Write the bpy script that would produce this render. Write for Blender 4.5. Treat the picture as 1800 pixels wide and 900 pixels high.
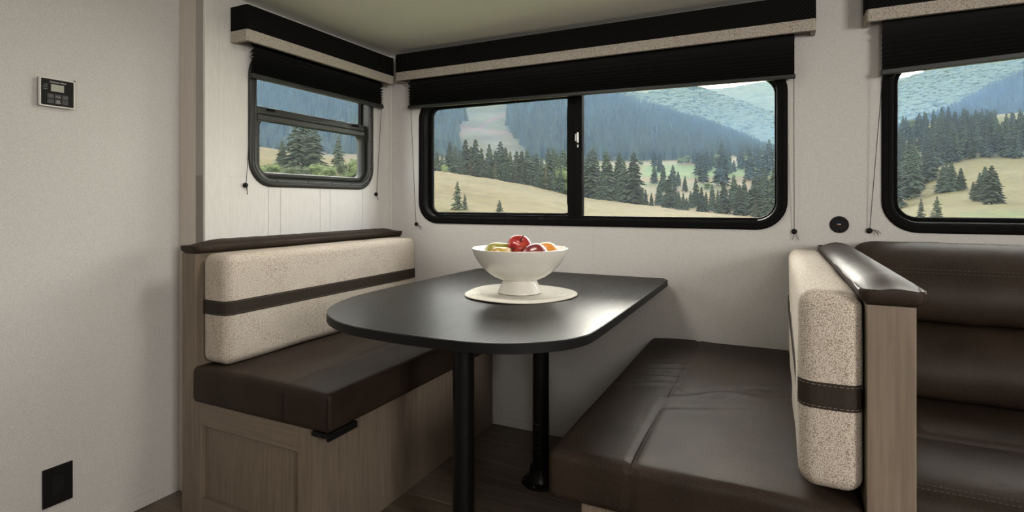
import bpy, bmesh, math, random
import numpy as np
from mathutils import Vector, Matrix, noise

for o in list(bpy.data.objects):
    bpy.data.objects.remove(o, do_unlink=True)
scene = bpy.context.scene
COL = scene.collection
R = math.radians

# ------------------------------------------------------------------ camera
YAW = R(26.0); SN, CS = math.sin(YAW), math.cos(YAW)
EYE = 1.15; FPX = 956.0; HORIZON = 356.0
cam_d = bpy.data.cameras.new('camera')
cam_d.sensor_fit = 'HORIZONTAL'; cam_d.sensor_width = 36.0
cam_d.lens = 36.0 * FPX / 1800.0
cam_d.shift_y = -(450.0 - HORIZON) / 1800.0
cam_d.clip_start = 0.02; cam_d.clip_end = 12000
cam = bpy.data.objects.new('camera', cam_d)
cam.location = (0, 0, EYE); cam.rotation_euler = (R(90), 0, YAW)
COL.objects.link(cam); scene.camera = cam

# ------------------------------------------------------------------ render look
vs = scene.view_settings
scene.display_settings.display_device = 'sRGB'
vs.view_transform = 'Standard'; vs.look = 'None'; vs.gamma = 1.0; vs.exposure = 0.0
vs.use_curve_mapping = False
cy = scene.cycles
cy.use_denoising = True
try: cy.denoiser = 'OPENIMAGEDENOISE'
except Exception: pass
cy.max_bounces = 8; cy.diffuse_bounces = 4; cy.glossy_bounces = 4; cy.transmission_bounces = 6
cy.transparent_max_bounces = 16; cy.volume_bounces = 1
cy.sample_clamp_indirect = 6.0; cy.caustics_reflective = False; cy.caustics_refractive = False

# ------------------------------------------------------------------ sky
world = bpy.data.worlds.new('sky'); scene.world = world
world.use_nodes = True
wn, wl = world.node_tree.nodes, world.node_tree.links
wn.clear()
w_out = wn.new('ShaderNodeOutputWorld'); w_bg = wn.new('ShaderNodeBackground')
w_sky = wn.new('ShaderNodeTexSky'); w_sky.sky_type = 'NISHITA'
w_sky.sun_disc = False; w_sky.sun_elevation = R(28); w_sky.sun_rotation = R(-10)
w_sky.air_density = 1.0; w_sky.dust_density = 2.0; w_sky.ozone_density = 1.0
w_tc = wn.new('ShaderNodeTexCoord'); w_no = wn.new('ShaderNodeTexNoise')
w_no.inputs['Scale'].default_value = 2.2; w_no.inputs['Detail'].default_value = 6
w_cr = wn.new('ShaderNodeValToRGB')
w_cr.color_ramp.elements[0].position = 0.34; w_cr.color_ramp.elements[1].position = 0.54
w_mx = wn.new('ShaderNodeMix'); w_mx.data_type = 'RGBA'
w_mx.inputs[7].default_value = (9.5, 9.0, 7.9, 1)
wl.new(w_tc.outputs['Generated'], w_no.inputs['Vector'])
wl.new(w_no.outputs['Fac'], w_cr.inputs['Fac'])
wl.new(w_cr.outputs['Color'], w_mx.inputs[0])
wl.new(w_sky.outputs['Color'], w_mx.inputs[6])
wl.new(w_mx.outputs[2], w_bg.inputs['Color'])
w_bg.inputs['Strength'].default_value = 1.6
wl.new(w_bg.outputs[0], w_out.inputs['Surface'])

# ------------------------------------------------------------------ sun, window daylight and added lights
def aim(o, target):
    d = Vector(target) - o.location
    o.rotation_euler = d.to_track_quat('-Z', 'Y').to_euler()
sun_d = bpy.data.lights.new('sun', 'SUN'); sun_d.energy = 5.5; sun_d.angle = R(14.0)   # low sun behind thin cloud
sun_d.color = (1.0, 0.93, 0.82)
sun = bpy.data.objects.new('sun', sun_d); sun.location = (-16.5, 94, 31); COL.objects.link(sun)
aim(sun, (0, 0, 0))

def area(name, loc, target, sx, sy, watts, color=(1, 1, 1), spread=180):
    d = bpy.data.lights.new(name, 'AREA'); d.shape = 'RECTANGLE'; d.size = sx; d.size_y = sy
    d.energy = watts; d.color = color; d.spread = R(spread)
    o = bpy.data.objects.new(name, d); o.location = loc; COL.objects.link(o); aim(o, target)
    return o
# added key (right) and ceiling fill, unseen behind the camera; no openings there
area('key_light_right', (2.5, -0.7, 1.68), (-0.9, 2.2, 1.55), 0.8, 0.8, 66, (1.0, 0.96, 0.905))
area('fill_light_rear', (0.45, -1.08, 1.55), (-0.7, 1.6, 2.1), 0.75, 0.5, 20, (1.0, 0.96, 0.905))
def portal(name, loc, target, sx, sy):
    o = area(name, loc, target, sx, sy, 1.0)
    o.data.cycles.is_portal = True
portal('wide_window_daylight', (-0.88, 2.58, 1.38), (-0.88, 0, 1.38), 1.84, 0.70)
portal('small_window_daylight', (-2.08, 1.955, 1.51), (0, 1.955, 1.51), 0.78, 0.60)
portal('sofa_window_daylight', (1.06, 2.58, 1.38), (1.06, 0, 1.38), 1.40, 0.70)

# ================================================================== helpers
WORLD = {}

def new_mat(name):
    m = bpy.data.materials.new(name); m.use_nodes = True
    nt = m.node_tree; b = nt.nodes['Principled BSDF']
    return m, nt, b

def simple(name, col, rough=0.5, metal=0.0, spec=0.5, emit=None):
    m, nt, b = new_mat(name)
    b.inputs['Base Color'].default_value = (*col, 1); b.inputs['Roughness'].default_value = rough
    b.inputs['Metallic'].default_value = metal; b.inputs['Specular IOR Level'].default_value = spec
    if emit:
        b.inputs['Emission Color'].default_value = (*emit[0], 1); b.inputs['Emission Strength'].default_value = emit[1]
    return m

def textured(name, c0, c1, scale=(1, 1, 1), nscale=40, detail=4, lo=0.35, hi=0.65, rough=(0.5, 0.5),
             bump=0.0, bdist=0.002, spec=0.5, kind='NOISE', rnd=1.0, metal=0.0, fine=None, coat=0.0):
    m, nt, b = new_mat(name); N, L = nt.nodes, nt.links
    tc = N.new('ShaderNodeTexCoord'); mp = N.new('ShaderNodeMapping'); mp.inputs['Scale'].default_value = scale
    L.new(tc.outputs['Object'], mp.inputs['Vector'])
    if kind == 'NOISE':
        t = N.new('ShaderNodeTexNoise'); t.inputs['Detail'].default_value = detail; t.inputs['Scale'].default_value = nscale
        fac = t.outputs['Fac']
    else:
        t = N.new('ShaderNodeTexVoronoi'); t.inputs['Scale'].default_value = nscale; t.inputs['Randomness'].default_value = rnd
        fac = t.outputs['Distance']
    L.new(mp.outputs[0], t.inputs['Vector'])
    cr = N.new('ShaderNodeValToRGB'); e = cr.color_ramp.elements
    e[0].position = lo; e[1].position = hi; e[0].color = (*c0, 1); e[1].color = (*c1, 1)
    L.new(fac, cr.inputs['Fac'])
    colout = cr.outputs['Color']
    if fine:       # large soft mottling laid over the grain: (scale, amount)
        n2 = N.new('ShaderNodeTexNoise'); n2.inputs['Scale'].default_value = fine[0]; n2.inputs['Detail'].default_value = 3
        L.new(tc.outputs['Object'], n2.inputs['Vector'])
        mr = N.new('ShaderNodeMapRange'); mr.inputs['To Min'].default_value = 1 - fine[1]; mr.inputs['To Max'].default_value = 1 + fine[1]
        mr.inputs['From Min'].default_value = 0.3; mr.inputs['From Max'].default_value = 0.7
        L.new(n2.outputs['Fac'], mr.inputs['Value'])
        mu = N.new('ShaderNodeVectorMath'); mu.operation = 'SCALE'
        L.new(colout, mu.inputs[0]); L.new(mr.outputs[0], mu.inputs['Scale']); colout = mu.outputs[0]
    L.new(colout, b.inputs['Base Color'])
    if rough[0] != rough[1]:
        mr = N.new('ShaderNodeMapRange'); mr.inputs['To Min'].default_value = rough[0]; mr.inputs['To Max'].default_value = rough[1]
        L.new(fac, mr.inputs['Value']); L.new(mr.outputs[0], b.inputs['Roughness'])
    else:
        b.inputs['Roughness'].default_value = rough[0]
    if bump:
        bp = N.new('ShaderNodeBump'); bp.inputs['Strength'].default_value = bump; bp.inputs['Distance'].default_value = bdist
        L.new(fac, bp.inputs['Height']); L.new(bp.outputs[0], b.inputs['Normal'])
    b.inputs['Specular IOR Level'].default_value = spec; b.inputs['Metallic'].default_value = metal
    b.inputs['Coat Weight'].default_value = coat
    return m

M = {}
M['wallpaper'] = textured('wallpaper', (0.49, 0.472, 0.452), (0.60, 0.582, 0.562), nscale=330, detail=3, rough=(0.75, 0.75), bump=0.25, bdist=0.001, spec=0.25)
M['white_board'] = textured('white_board', (0.57, 0.555, 0.525), (0.61, 0.595, 0.565), scale=(1, 1, .15), nscale=120, rough=(0.45, 0.45), spec=0.3)
M['ceiling'] = textured('ceiling', (0.78, 0.78, 0.715), (0.82, 0.82, 0.755), nscale=200, rough=(0.6, 0.6), bump=0.1, bdist=0.0006, spec=0.3)
M['groove'] = simple('groove', (0.35, 0.33, 0.30), 0.8)
M['jamb'] = textured('jamb', (0.52, 0.465, 0.42), (0.56, 0.505, 0.455), scale=(1, 1, .05), nscale=90, rough=(0.6, 0.6), spec=0.3)
def wood(name, axis, tint=1.0):
    s = [1, 1, 1]; s[axis] = 0.05
    return textured(name, (0.150*tint, 0.116*tint, 0.086*tint), (0.215*tint, 0.168*tint, 0.126*tint), scale=s, nscale=95, detail=5, lo=0.3, hi=0.7,
                    rough=(0.48, 0.58), bump=0.08, bdist=0.0008, spec=0.35, fine=(3.0, 0.08))
M['wood_z'] = wood('wood_upright_grain', 2); M['wood_x'] = wood('wood_level_grain', 0); M['wood_y'] = wood('wood_long_grain', 1)
M['plank_a'] = textured('floor_plank_brown', (0.105, 0.080, 0.058), (0.165, 0.128, 0.092), scale=(.06, 1, 1), nscale=70, detail=6, rough=(0.45, 0.6), bump=0.1, bdist=0.0008, spec=0.35, fine=(2.5, 0.18))
M['plank_b'] = textured('floor_plank_taupe', (0.125, 0.100, 0.076), (0.185, 0.148, 0.112), scale=(.06, 1, 1), nscale=70, detail=6, rough=(0.45, 0.6), bump=0.1, bdist=0.0008, spec=0.35, fine=(2.5, 0.18))
M['seam_dark'] = simple('seam_dark', (0.02, 0.016, 0.013), 0.8)
M['leather'] = textured('leather', (0.018, 0.012, 0.0082), (0.031, 0.021, 0.0145), nscale=260, kind='VORONOI', lo=0.0, hi=0.7, rough=(0.44, 0.58), bump=0.28, bdist=0.0008, spec=0.28, fine=(7, 0.22))
M['leather_strap'] = textured('leather_strap', (0.022, 0.016, 0.012), (0.034, 0.025, 0.019), nscale=300, kind='VORONOI', lo=0.0, hi=0.7, rough=(0.55, 0.62), bump=0.15, bdist=0.0005, spec=0.15)
M['stitch'] = simple('stitch', (0.055, 0.042, 0.032), 0.7)
M['seam'] = simple('seam', (0.012, 0.008, 0.006), 0.7, spec=0.2)
M['stitch_light'] = simple('stitch_light', (0.16, 0.13, 0.11), 0.7)
M['tweed'] = textured('tweed', (0.70, 0.645, 0.56), (0.27, 0.205, 0.155), nscale=440, kind='VORONOI', rnd=0.9, lo=0.22, hi=0.80, rough=(0.85, 0.85), bump=0.55, bdist=0.0020, spec=0.15)
M['tweed_band'] = textured('tweed_band', (0.52, 0.475, 0.41), (0.20, 0.165, 0.135), nscale=330, kind='VORONOI', rnd=0.8, lo=0.3, hi=0.8, rough=(0.85, 0.85), bump=0.4, bdist=0.0012, spec=0.15)
M['table'] = textured('table_laminate', (0.004, 0.004, 0.0038), (0.020, 0.020, 0.018), scale=(1, .035, 1), nscale=240, detail=5, rough=(0.22, 0.46), bump=0.2, bdist=0.0006, spec=0.28)
M['table'].node_tree.nodes['Principled BSDF'].inputs['IOR'].default_value = 1.19
M['leather'].node_tree.nodes['Principled BSDF'].inputs['IOR'].default_value = 1.36
M['table_edge'] = simple('table_edge', (0.006, 0.006, 0.006), 0.5, spec=0.2)
M['leg_black'] = simple('leg_black', (0.004, 0.004, 0.004), 0.36, spec=0.25)
M['black_plastic'] = simple('black_plastic', (0.008, 0.008, 0.008), 0.55, spec=0.15)
M['black_soft'] = simple('black_soft', (0.010, 0.010, 0.010), 0.7, spec=0.15)
M['frame_black'] = textured('frame_black', (0.006, 0.006, 0.006), (0.009, 0.009, 0.009), nscale=500, rough=(0.55, 0.6), spec=0.16, metal=0.0)
M['frame_black'].node_tree.nodes['Principled BSDF'].inputs['IOR'].default_value = 1.15
M['frame_black_lit'] = textured('frame_black_lit', (0.019, 0.020, 0.018), (0.027, 0.028, 0.025), nscale=500, rough=(0.40, 0.48), spec=0.32)  # lit copy of the black frame, lightened to imitate light on the end wall
M['gasket'] = simple('gasket', (0.005, 0.005, 0.005), 0.8, spec=0.08)
M['steel'] = simple('steel', (0.55, 0.55, 0.53), 0.3, 0.9)
M['blind'] = textured('blind_cloth', (0.009, 0.009, 0.009), (0.015, 0.015, 0.0145), nscale=600, rough=(0.8, 0.8), spec=0.2)
M['rail'] = simple('blind_rail', (0.010, 0.011, 0.010), 0.5)
M['cord'] = simple('cord', (0.02, 0.02, 0.02), 0.7)
M['porcelain'] = simple('porcelain', (0.78, 0.75, 0.69), 0.13, spec=0.55)
M['mat'] = textured('mat_cord', (0.52, 0.495, 0.44), (0.61, 0.58, 0.52), nscale=400, rough=(0.85, 0.85), bump=0.3, bdist=0.001, spec=0.2)
M['white_plastic'] = simple('white_plastic', (0.70, 0.68, 0.63), 0.4)
M['grey_plastic'] = simple('grey_plastic', (0.20, 0.20, 0.19), 0.5)
M['lcd'] = simple('lcd', (0.30, 0.31, 0.24), 0.35)
M['key'] = simple('key', (0.030, 0.030, 0.030), 0.5)
M['print_white'] = simple('print_white', (0.62, 0.62, 0.60), 0.6)
M['print_grey'] = simple('print_grey', (0.34, 0.34, 0.34), 0.6)
M['green_tape'] = simple('green_tape', (0.005, 0.10, 0.06), 0.5)
M['usb_blue'] = simple('usb_blue', (0.03, 0.16, 0.42), 0.4)
M['copper'] = simple('copper', (0.62, 0.33, 0.14), 0.35, 0.6)
M['stem'] = simple('stem', (0.020, 0.013, 0.008), 0.7)
M['cabin'] = simple('cabin_far', (0.34, 0.31, 0.28), 0.7)

def twill():
    m, nt, b = new_mat('twill_black'); N, L = nt.nodes, nt.links
    tc = N.new('ShaderNodeTexCoord'); mp = N.new('ShaderNodeMapping'); mp.inputs['Rotation'].default_value = (R(0), R(40), R(40))
    w = N.new('ShaderNodeTexWave'); w.inputs['Scale'].default_value = 42; w.inputs['Distortion'].default_value = 0.6; w.inputs['Detail Scale'].default_value = 30
    w.bands_direction = 'X'
    L.new(tc.outputs['Object'], mp.inputs['Vector']); L.new(mp.outputs[0], w.inputs['Vector'])
    cr = N.new('ShaderNodeValToRGB'); cr.color_ramp.elements[0].color = (0.003, 0.003, 0.003, 1); cr.color_ramp.elements[1].color = (0.010, 0.010, 0.0095, 1)
    L.new(w.outputs['Color'], cr.inputs['Fac']); L.new(cr.outputs[0], b.inputs['Base Color'])
    bp = N.new('ShaderNodeBump'); bp.inputs['Strength'].default_value = 0.3; bp.inputs['Distance'].default_value = 0.001
    L.new(w.outputs['Fac'], bp.inputs['Height']); L.new(bp.outputs[0], b.inputs['Normal'])
    b.inputs['Roughness'].default_value = 0.9; b.inputs['Specular IOR Level'].default_value = 0.08
    return m
M['twill'] = twill()

def glass():
    m = bpy.data.materials.new('tinted_glass'); m.use_nodes = True
    N, L = m.node_tree.nodes, m.node_tree.links; N.clear()
    out = N.new('ShaderNodeOutputMaterial'); tr = N.new('ShaderNodeBsdfTransparent'); gl = N.new('ShaderNodeBsdfGlossy')
    tl = N.new('ShaderNodeBsdfTranslucent'); tl.inputs['Color'].default_value = (0.80, 0.86, 0.90, 1)
    tr.inputs['Color'].default_value = (0.74, 0.76, 0.77, 1)
    gl.inputs['Roughness'].default_value = 0.02; gl.inputs['Color'].default_value = (1, 1, 1, 1)
    fr = N.new('ShaderNodeFresnel'); fr.inputs['IOR'].default_value = 1.06
    m0 = N.new('ShaderNodeMixShader'); m0.inputs[0].default_value = 0.005     # translucent share added to veil the view with a pale haze
    mx = N.new('ShaderNodeMixShader')
    L.new(tr.outputs[0], m0.inputs[1]); L.new(tl.outputs[0], m0.inputs[2])
    L.new(fr.outputs[0], mx.inputs[0]); L.new(m0.outputs[0], mx.inputs[1]); L.new(gl.outputs[0], mx.inputs[2])
    L.new(mx.outputs[0], out.inputs['Surface'])
    return m
M['glass'] = glass()

def fruit(name, c0, c1, c2, scale=6, rough=0.25, stretch=(1, 1, .3)):
    m, nt, b = new_mat(name); N, L = nt.nodes, nt.links
    tc = N.new('ShaderNodeTexCoord'); mp = N.new('ShaderNodeMapping'); mp.inputs['Scale'].default_value = stretch
    t = N.new('ShaderNodeTexNoise'); t.inputs['Scale'].default_value = scale * 6; t.inputs['Detail'].default_value = 5
    L.new(tc.outputs['Object'], mp.inputs['Vector']); L.new(mp.outputs[0], t.inputs['Vector'])
    cr = N.new('ShaderNodeValToRGB'); e = cr.color_ramp.elements; e[0].position = .3; e[1].position = .72
    e[0].color = (*c0, 1); e[1].color = (*c2, 1); k = e.new(.5); k.color = (*c1, 1)
    L.new(t.outputs['Fac'], cr.inputs['Fac']); L.new(cr.outputs[0], b.inputs['Base Color'])
    b.inputs['Roughness'].default_value = rough
    b.inputs['Subsurface Weight'].default_value = 0.0
    return m
M['apple_red'] = fruit('apple_red', (0.16, 0.008, 0.008), (0.25, 0.014, 0.012), (0.36, 0.06, 0.03))
M['apple_dark'] = fruit('apple_dark', (0.085, 0.008, 0.010), (0.13, 0.014, 0.014), (0.17, 0.045, 0.03))
M['orange'] = fruit('orange_skin', (0.46, 0.16, 0.015), (0.52, 0.19, 0.02), (0.55, 0.22, 0.03), 12, 0.42, (1, 1, 1))
M['pear_green'] = fruit('pear_green', (0.17, 0.16, 0.022), (0.21, 0.19, 0.03), (0.27, 0.22, 0.04), 5, 0.35)
M['pear_gold'] = fruit('pear_gold', (0.26, 0.14, 0.018), (0.31, 0.18, 0.025), (0.26, 0.20, 0.035), 5, 0.35)

# ------------------------------------------------------------------ object plumbing
def put(o, parent=None):
    COL.objects.link(o)
    if parent is not None: o.parent = parent
    return o

def mesh(name, verts, faces, mat, parent=None, smooth=False, bevel=0.0, seg=2, sharp=None, keep_origin=False):
    """one mesh object; vertices are given in world metres, the origin goes to the foot of the piece"""
    v = np.asarray(verts, float)
    lo, hi = v.min(0), v.max(0)
    c = np.array([(lo[0]+hi[0])/2, (lo[1]+hi[1])/2, lo[2]]) if not keep_origin else np.zeros(3)
    me = bpy.data.meshes.new(name); me.from_pydata((v - c).tolist(), [], [list(f) for f in faces])
    bm = bmesh.new(); bm.from_mesh(me); bmesh.ops.recalc_face_normals(bm, faces=bm.faces); bm.to_mesh(me); bm.free()
    me.materials.append(M[mat] if isinstance(mat, str) else mat)
    if smooth: me.polygons.foreach_set('use_smooth', [True] * len(me.polygons))
    if sharp is not None:
        try: me.set_sharp_from_angle(angle=R(sharp))
        except Exception: pass
    o = bpy.data.objects.new(name, me)
    pw = WORLD[parent.as_pointer()] if parent is not None else np.zeros(3)
    o.location = (c - pw).tolist(); WORLD[o.as_pointer()] = c
    put(o, parent)
    if bevel:
        b = o.modifiers.new('soft_edges', 'BEVEL'); b.width = bevel; b.segments = seg; b.limit_method = 'ANGLE'; b.angle_limit = R(35)
    return o

def empty(name, loc, label=None, cat=None, group=None, kind=None):
    o = bpy.data.objects.new(name, None); o.location = loc; o.empty_display_size = 0.1
    WORLD[o.as_pointer()] = np.array(loc, float); put(o)
    return tag(o, label, cat, group, kind)

def tag(o, label=None, cat=None, group=None, kind=None):
    if label: o['label'] = label
    if cat: o['category'] = cat
    if group: o['group'] = group
    if kind: o['kind'] = kind
    return o

class MB:
    def __init__(s): s.v = []; s.f = []
    def add(s, v, f):
        n = len(s.v); s.v += [tuple(map(float, p)) for p in v]; s.f += [[i + n for i in q] for q in f]; return s
    def box(s, x0, x1, y0, y1, z0, z1):
        return s.add([(x0,y0,z0),(x1,y0,z0),(x1,y1,z0),(x0,y1,z0),(x0,y0,z1),(x1,y0,z1),(x1,y1,z1),(x0,y1,z1)],
                     [(0,3,2,1),(4,5,6,7),(0,1,5,4),(1,2,6,5),(2,3,7,6),(3,0,4,7)])
    def build(s, name, mat, parent=None, **k): return mesh(name, s.v, s.f, mat, parent, **k)

def box(name, mat, parent, x0, x1, y0, y1, z0, z1, bevel=0.0, **k):
    return MB().box(x0, x1, y0, y1, z0, z1).build(name, mat, parent, bevel=bevel, **k)

def tube_geo(pts, r, n=8, caps=True):
    pts = [Vector(p) for p in pts]; V, Fc = [], []
    rs = r if hasattr(r, '__len__') else [r] * len(pts)
    up = None
    for i, p in enumerate(pts):
        t = (pts[min(i+1, len(pts)-1)] - pts[max(i-1, 0)]).normalized()
        if up is None:
            up = Vector((0, 0, 1)) if abs(t.z) < 0.9 else Vector((1, 0, 0))
        a = t.cross(up).normalized(); up = a.cross(t).normalized()
        for k in range(n):
            q = 2 * math.pi * k / n
            V.append(tuple(p + (a * math.cos(q) + up * math.sin(q)) * rs[i]))
    for i in range(len(pts) - 1):
        for k in range(n):
            Fc.append((i*n+k, i*n+(k+1) % n, (i+1)*n+(k+1) % n, (i+1)*n+k))
    if caps:
        Fc.append(tuple(range(n - 1, -1, -1))); Fc.append(tuple((len(pts)-1)*n + k for k in range(n)))
    return V, Fc

def tube(name, mat, parent, pts, r, n=8, **k):
    V, Fc = tube_geo(pts, r, n); return mesh(name, V, Fc, mat, parent, smooth=True, sharp=50, **k)

def lathe_geo(prof, cx, cy, cz, n=48, close=False):
    V, Fc = [], []
    for (r, z) in prof:
        for k in range(n):
            q = 2*math.pi*k/n; V.append((cx + r*math.cos(q), cy + r*math.sin(q), cz + z))
    m = len(prof)
    for i in range(m - 1 + (1 if close else 0)):
        j = (i + 1) % m
        for k in range(n): Fc.append((i*n+k, i*n+(k+1) % n, j*n+(k+1) % n, j*n+k))
    if not close:
        Fc.append(tuple(range(n - 1, -1, -1))); Fc.append(tuple((m-1)*n + k for k in range(n)))
    return V, Fc

def disc_geo(center, normal, r, thick, n=20, r2=None):
    """a short cylinder whose back sits at center and which rises along normal"""
    nrm = Vector(normal).normalized(); c = Vector(center)
    a = nrm.orthogonal().normalized(); b = nrm.cross(a); V = []
    r2 = r if r2 is None else r2
    for h, rr in ((0, r), (thick, r2)):
        for k in range(n):
            q = 2*math.pi*k/n; V.append(tuple(c + nrm*h + (a*math.cos(q) + b*math.sin(q))*rr))
    Fc = [(k, (k+1) % n, n+(k+1) % n, n+k) for k in range(n)] + [tuple(range(n-1, -1, -1)), tuple(range(n, 2*n))]
    return V, Fc

def cushion_geo(x0, x1, y0, y1, z0, z1, r, res=0.02, disp=None):
    """rounded box as a dense shell; disp(point, normal) may push the surface about"""
    lo = np.array([x0, y0, z0]); hi = np.array([x1, y1, z1]); r = min(r, *((hi - lo) / 2 * 0.999))
    c = (lo + hi) / 2; h = (hi - lo) / 2
    def ticks(a):
        inner = h[a] - r
        n = max(2, int(round(2*inner/res)))
        return np.concatenate([np.linspace(-h[a], -inner, 5)[:-1], np.linspace(-inner, inner, n+1), np.linspace(inner, h[a], 5)[1:]])
    T = [ticks(a) for a in range(3)]
    verts, faces, idx = [], [], {}
    def vid(p):
        k = tuple(np.round(p, 6))
        if k not in idx: idx[k] = len(verts); verts.append(p)
        return idx[k]
    for a in range(3):
        b, d = (a+1) % 3, (a+2) % 3
        for s in (-1, 1):
            g = {}
            for i, tb in enumerate(T[b]):
                for j, td in enumerate(T[d]):
                    p = np.zeros(3); p[a] = s*h[a]; p[b] = tb; p[d] = td; g[i, j] = vid(p)
            for i in range(len(T[b]) - 1):
                for j in range(len(T[d]) - 1):
                    q = (g[i, j], g[i+1, j], g[i+1, j+1], g[i, j+1]); faces.append(q if s > 0 else q[::-1])
    out = []
    for p in verts:
        inner = np.clip(p, -(h - r), h - r); d = p - inner; n = np.linalg.norm(d)
        nv = d / n if n > 1e-9 else np.zeros(3)
        q = c + inner + nv * r
        if disp is not None: q = q + disp(q, nv)
        out.append(q)
    return out, faces

def smoothstep(a, b, x):
    t = min(1, max(0, (x - a) / (b - a))); return t*t*(3 - 2*t)

def catmull(pts, n=6, closed=False):
    P = [Vector(p) for p in pts]; out = []
    m = len(P)
    rng = range(m) if closed else range(m - 1)
    g = (lambda i: P[i % m]) if closed else (lambda i: P[max(0, min(m-1, i))])
    for i in rng:
        p0, p1, p2, p3 = g(i-1), g(i), g(i+1), g(i+2)
        for k in range(n):
            t = k / n
            out.append(0.5*((2*p1) + (p2-p0)*t + (2*p0-5*p1+4*p2-p3)*t*t + (3*p1-p0-3*p2+p3)*t**3))
    if not closed: out.append(P[-1])
    return out

def prism_geo(outline, axis, a0, a1):
    """outline: 2D points in the two other axes (in axis order); extruded along axis"""
    n = len(outline); V = []
    for a in (a0, a1):
        for p in outline:
            q = [0, 0, 0]; o = [i for i in range(3) if i != axis]; q[axis] = a; q[o[0]] = p[0]; q[o[1]] = p[1]; V.append(tuple(q))
    Fc = [(k, (k+1) % n, n+(k+1) % n, n+k) for k in range(n)] + [tuple(range(n-1, -1, -1)), tuple(range(n, 2*n))]
    return V, Fc

def text_mesh(name, body, size, mat, parent, place, shear=0.0, extrude=0.0002, align='CENTER', squeeze=1.0):
    cu = bpy.data.curves.new(name, 'FONT'); cu.body = body; cu.size = size; cu.shear = shear; cu.extrude = extrude
    cu.align_x = align; cu.align_y = 'CENTER'
    tmp = bpy.data.objects.new(name + '_tmp', cu); COL.objects.link(tmp)
    dg = bpy.context.evaluated_depsgraph_get(); me = bpy.data.meshes.new_from_object(tmp.evaluated_get(dg))
    V = [place(v.co.x * squeeze, v.co.y, v.co.z) for v in me.vertices]; Fc = [tuple(p.vertices) for p in me.polygons]
    bpy.data.objects.remove(tmp, do_unlink=True); bpy.data.curves.remove(cu); bpy.data.meshes.remove(me)
    return mesh(name, V, Fc, mat, parent)

# ================================================================== the room
XS = -1.995     # slide-out end wall (small window)
XL = -2.15      # cabin wall with the thermostat
YB = 2.50       # back wall (wide window)
YJ = 1.37       # where the slide-out begins
CEIL = 1.99
X_END, Y_REAR = 3.4, -1.15

# floor with planks
floor = box('floor', 'seam_dark', None, XL - .05, X_END + .05, Y_REAR - .05, YB + .05, -0.06, -0.004)
tag(floor, kind='structure')
rng = random.Random(4)
PW = 0.185; rows = int(math.ceil((YB - Y_REAR) / PW))
for i in range(rows):
    ya = YB - PW*(i+1); yb = YB - PW*i
    x = XL - rng.uniform(0.1, 1.0); k = 0
    while x < X_END:
        x2 = x + 1.22
        if x2 > XL + .02:
            box('plank', rng.choice(['plank_a', 'plank_b']), floor, max(x, XL) + .0008, min(x2, X_END) - .0008, max(ya, Y_REAR) + .0008, yb - .0008, -0.012, 0.0, bevel=0.0012, seg=1)
        x = x2

ceiling = box('ceiling', 'ceiling', None, XL - .05, X_END + .05, Y_REAR - .05, YB + .05, CEIL, CEIL + .07); tag(ceiling, kind='structure')
wall_left = box('wall_left', 'wallpaper', None, XL - .05, XL, Y_REAR, YJ + .03, 0, CEIL); tag(wall_left, kind='structure')
bb = box('baseboard_left', 'wallpaper', None, XL, XL + .006, Y_REAR + .005, YJ - .1, 0.004, 0.052, bevel=.0015); tag(bb, kind='structure')
wr = box('wall_right', 'cabin', None, X_END, X_END + .05, Y_REAR, YB, 0, CEIL); tag(wr, kind='structure')
wb = box('wall_rear', 'cabin', None, XL - .05, X_END + .05, Y_REAR - .05, Y_REAR, 0, CEIL); tag(wb, kind='structure')

# rects of the three windows: outer edge of the flange
W1 = (-1.795, 0.039, 1.035, 1.730)
W2 = (1.565, 2.346, 1.217, 1.805)
W3 = (0.359, 1.760, 1.035, 1.730)
HOLE = 0.0385
# back wall around the two openings
mb = MB(); T = 0.05
def hole(w): return (w[0]+HOLE, w[1]-HOLE, w[2]+HOLE, w[3]-HOLE)
h1, h3 = hole(W1), hole(W3)
xa, xb = XS - .05, X_END + .05
mb.box(xa, xb, YB, YB+T, 0, h1[2]); mb.box(xa, xb, YB, YB+T, h1[3], CEIL)
for (p, q) in ((xa, h1[0]), (h1[1], h3[0]), (h3[1], xb)): mb.box(p, q, YB, YB+T, h1[2], h1[3])
wall_back = mb.build('wall_back', 'wallpaper'); tag(wall_back, kind='structure')
bbk = box('baseboard_back', 'wallpaper', None, -1.32, -0.435, YB - .006, YB - .0005, 0.003, 0.045, bevel=.0015); tag(bbk, kind='structure')
# faint vertical joint strips of the wall board under the window
tag(box('trim_3', 'wallpaper', None, -0.804, -0.790, YB - .0022, YB - .0002, 0.82, 1.034), kind='structure')

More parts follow.
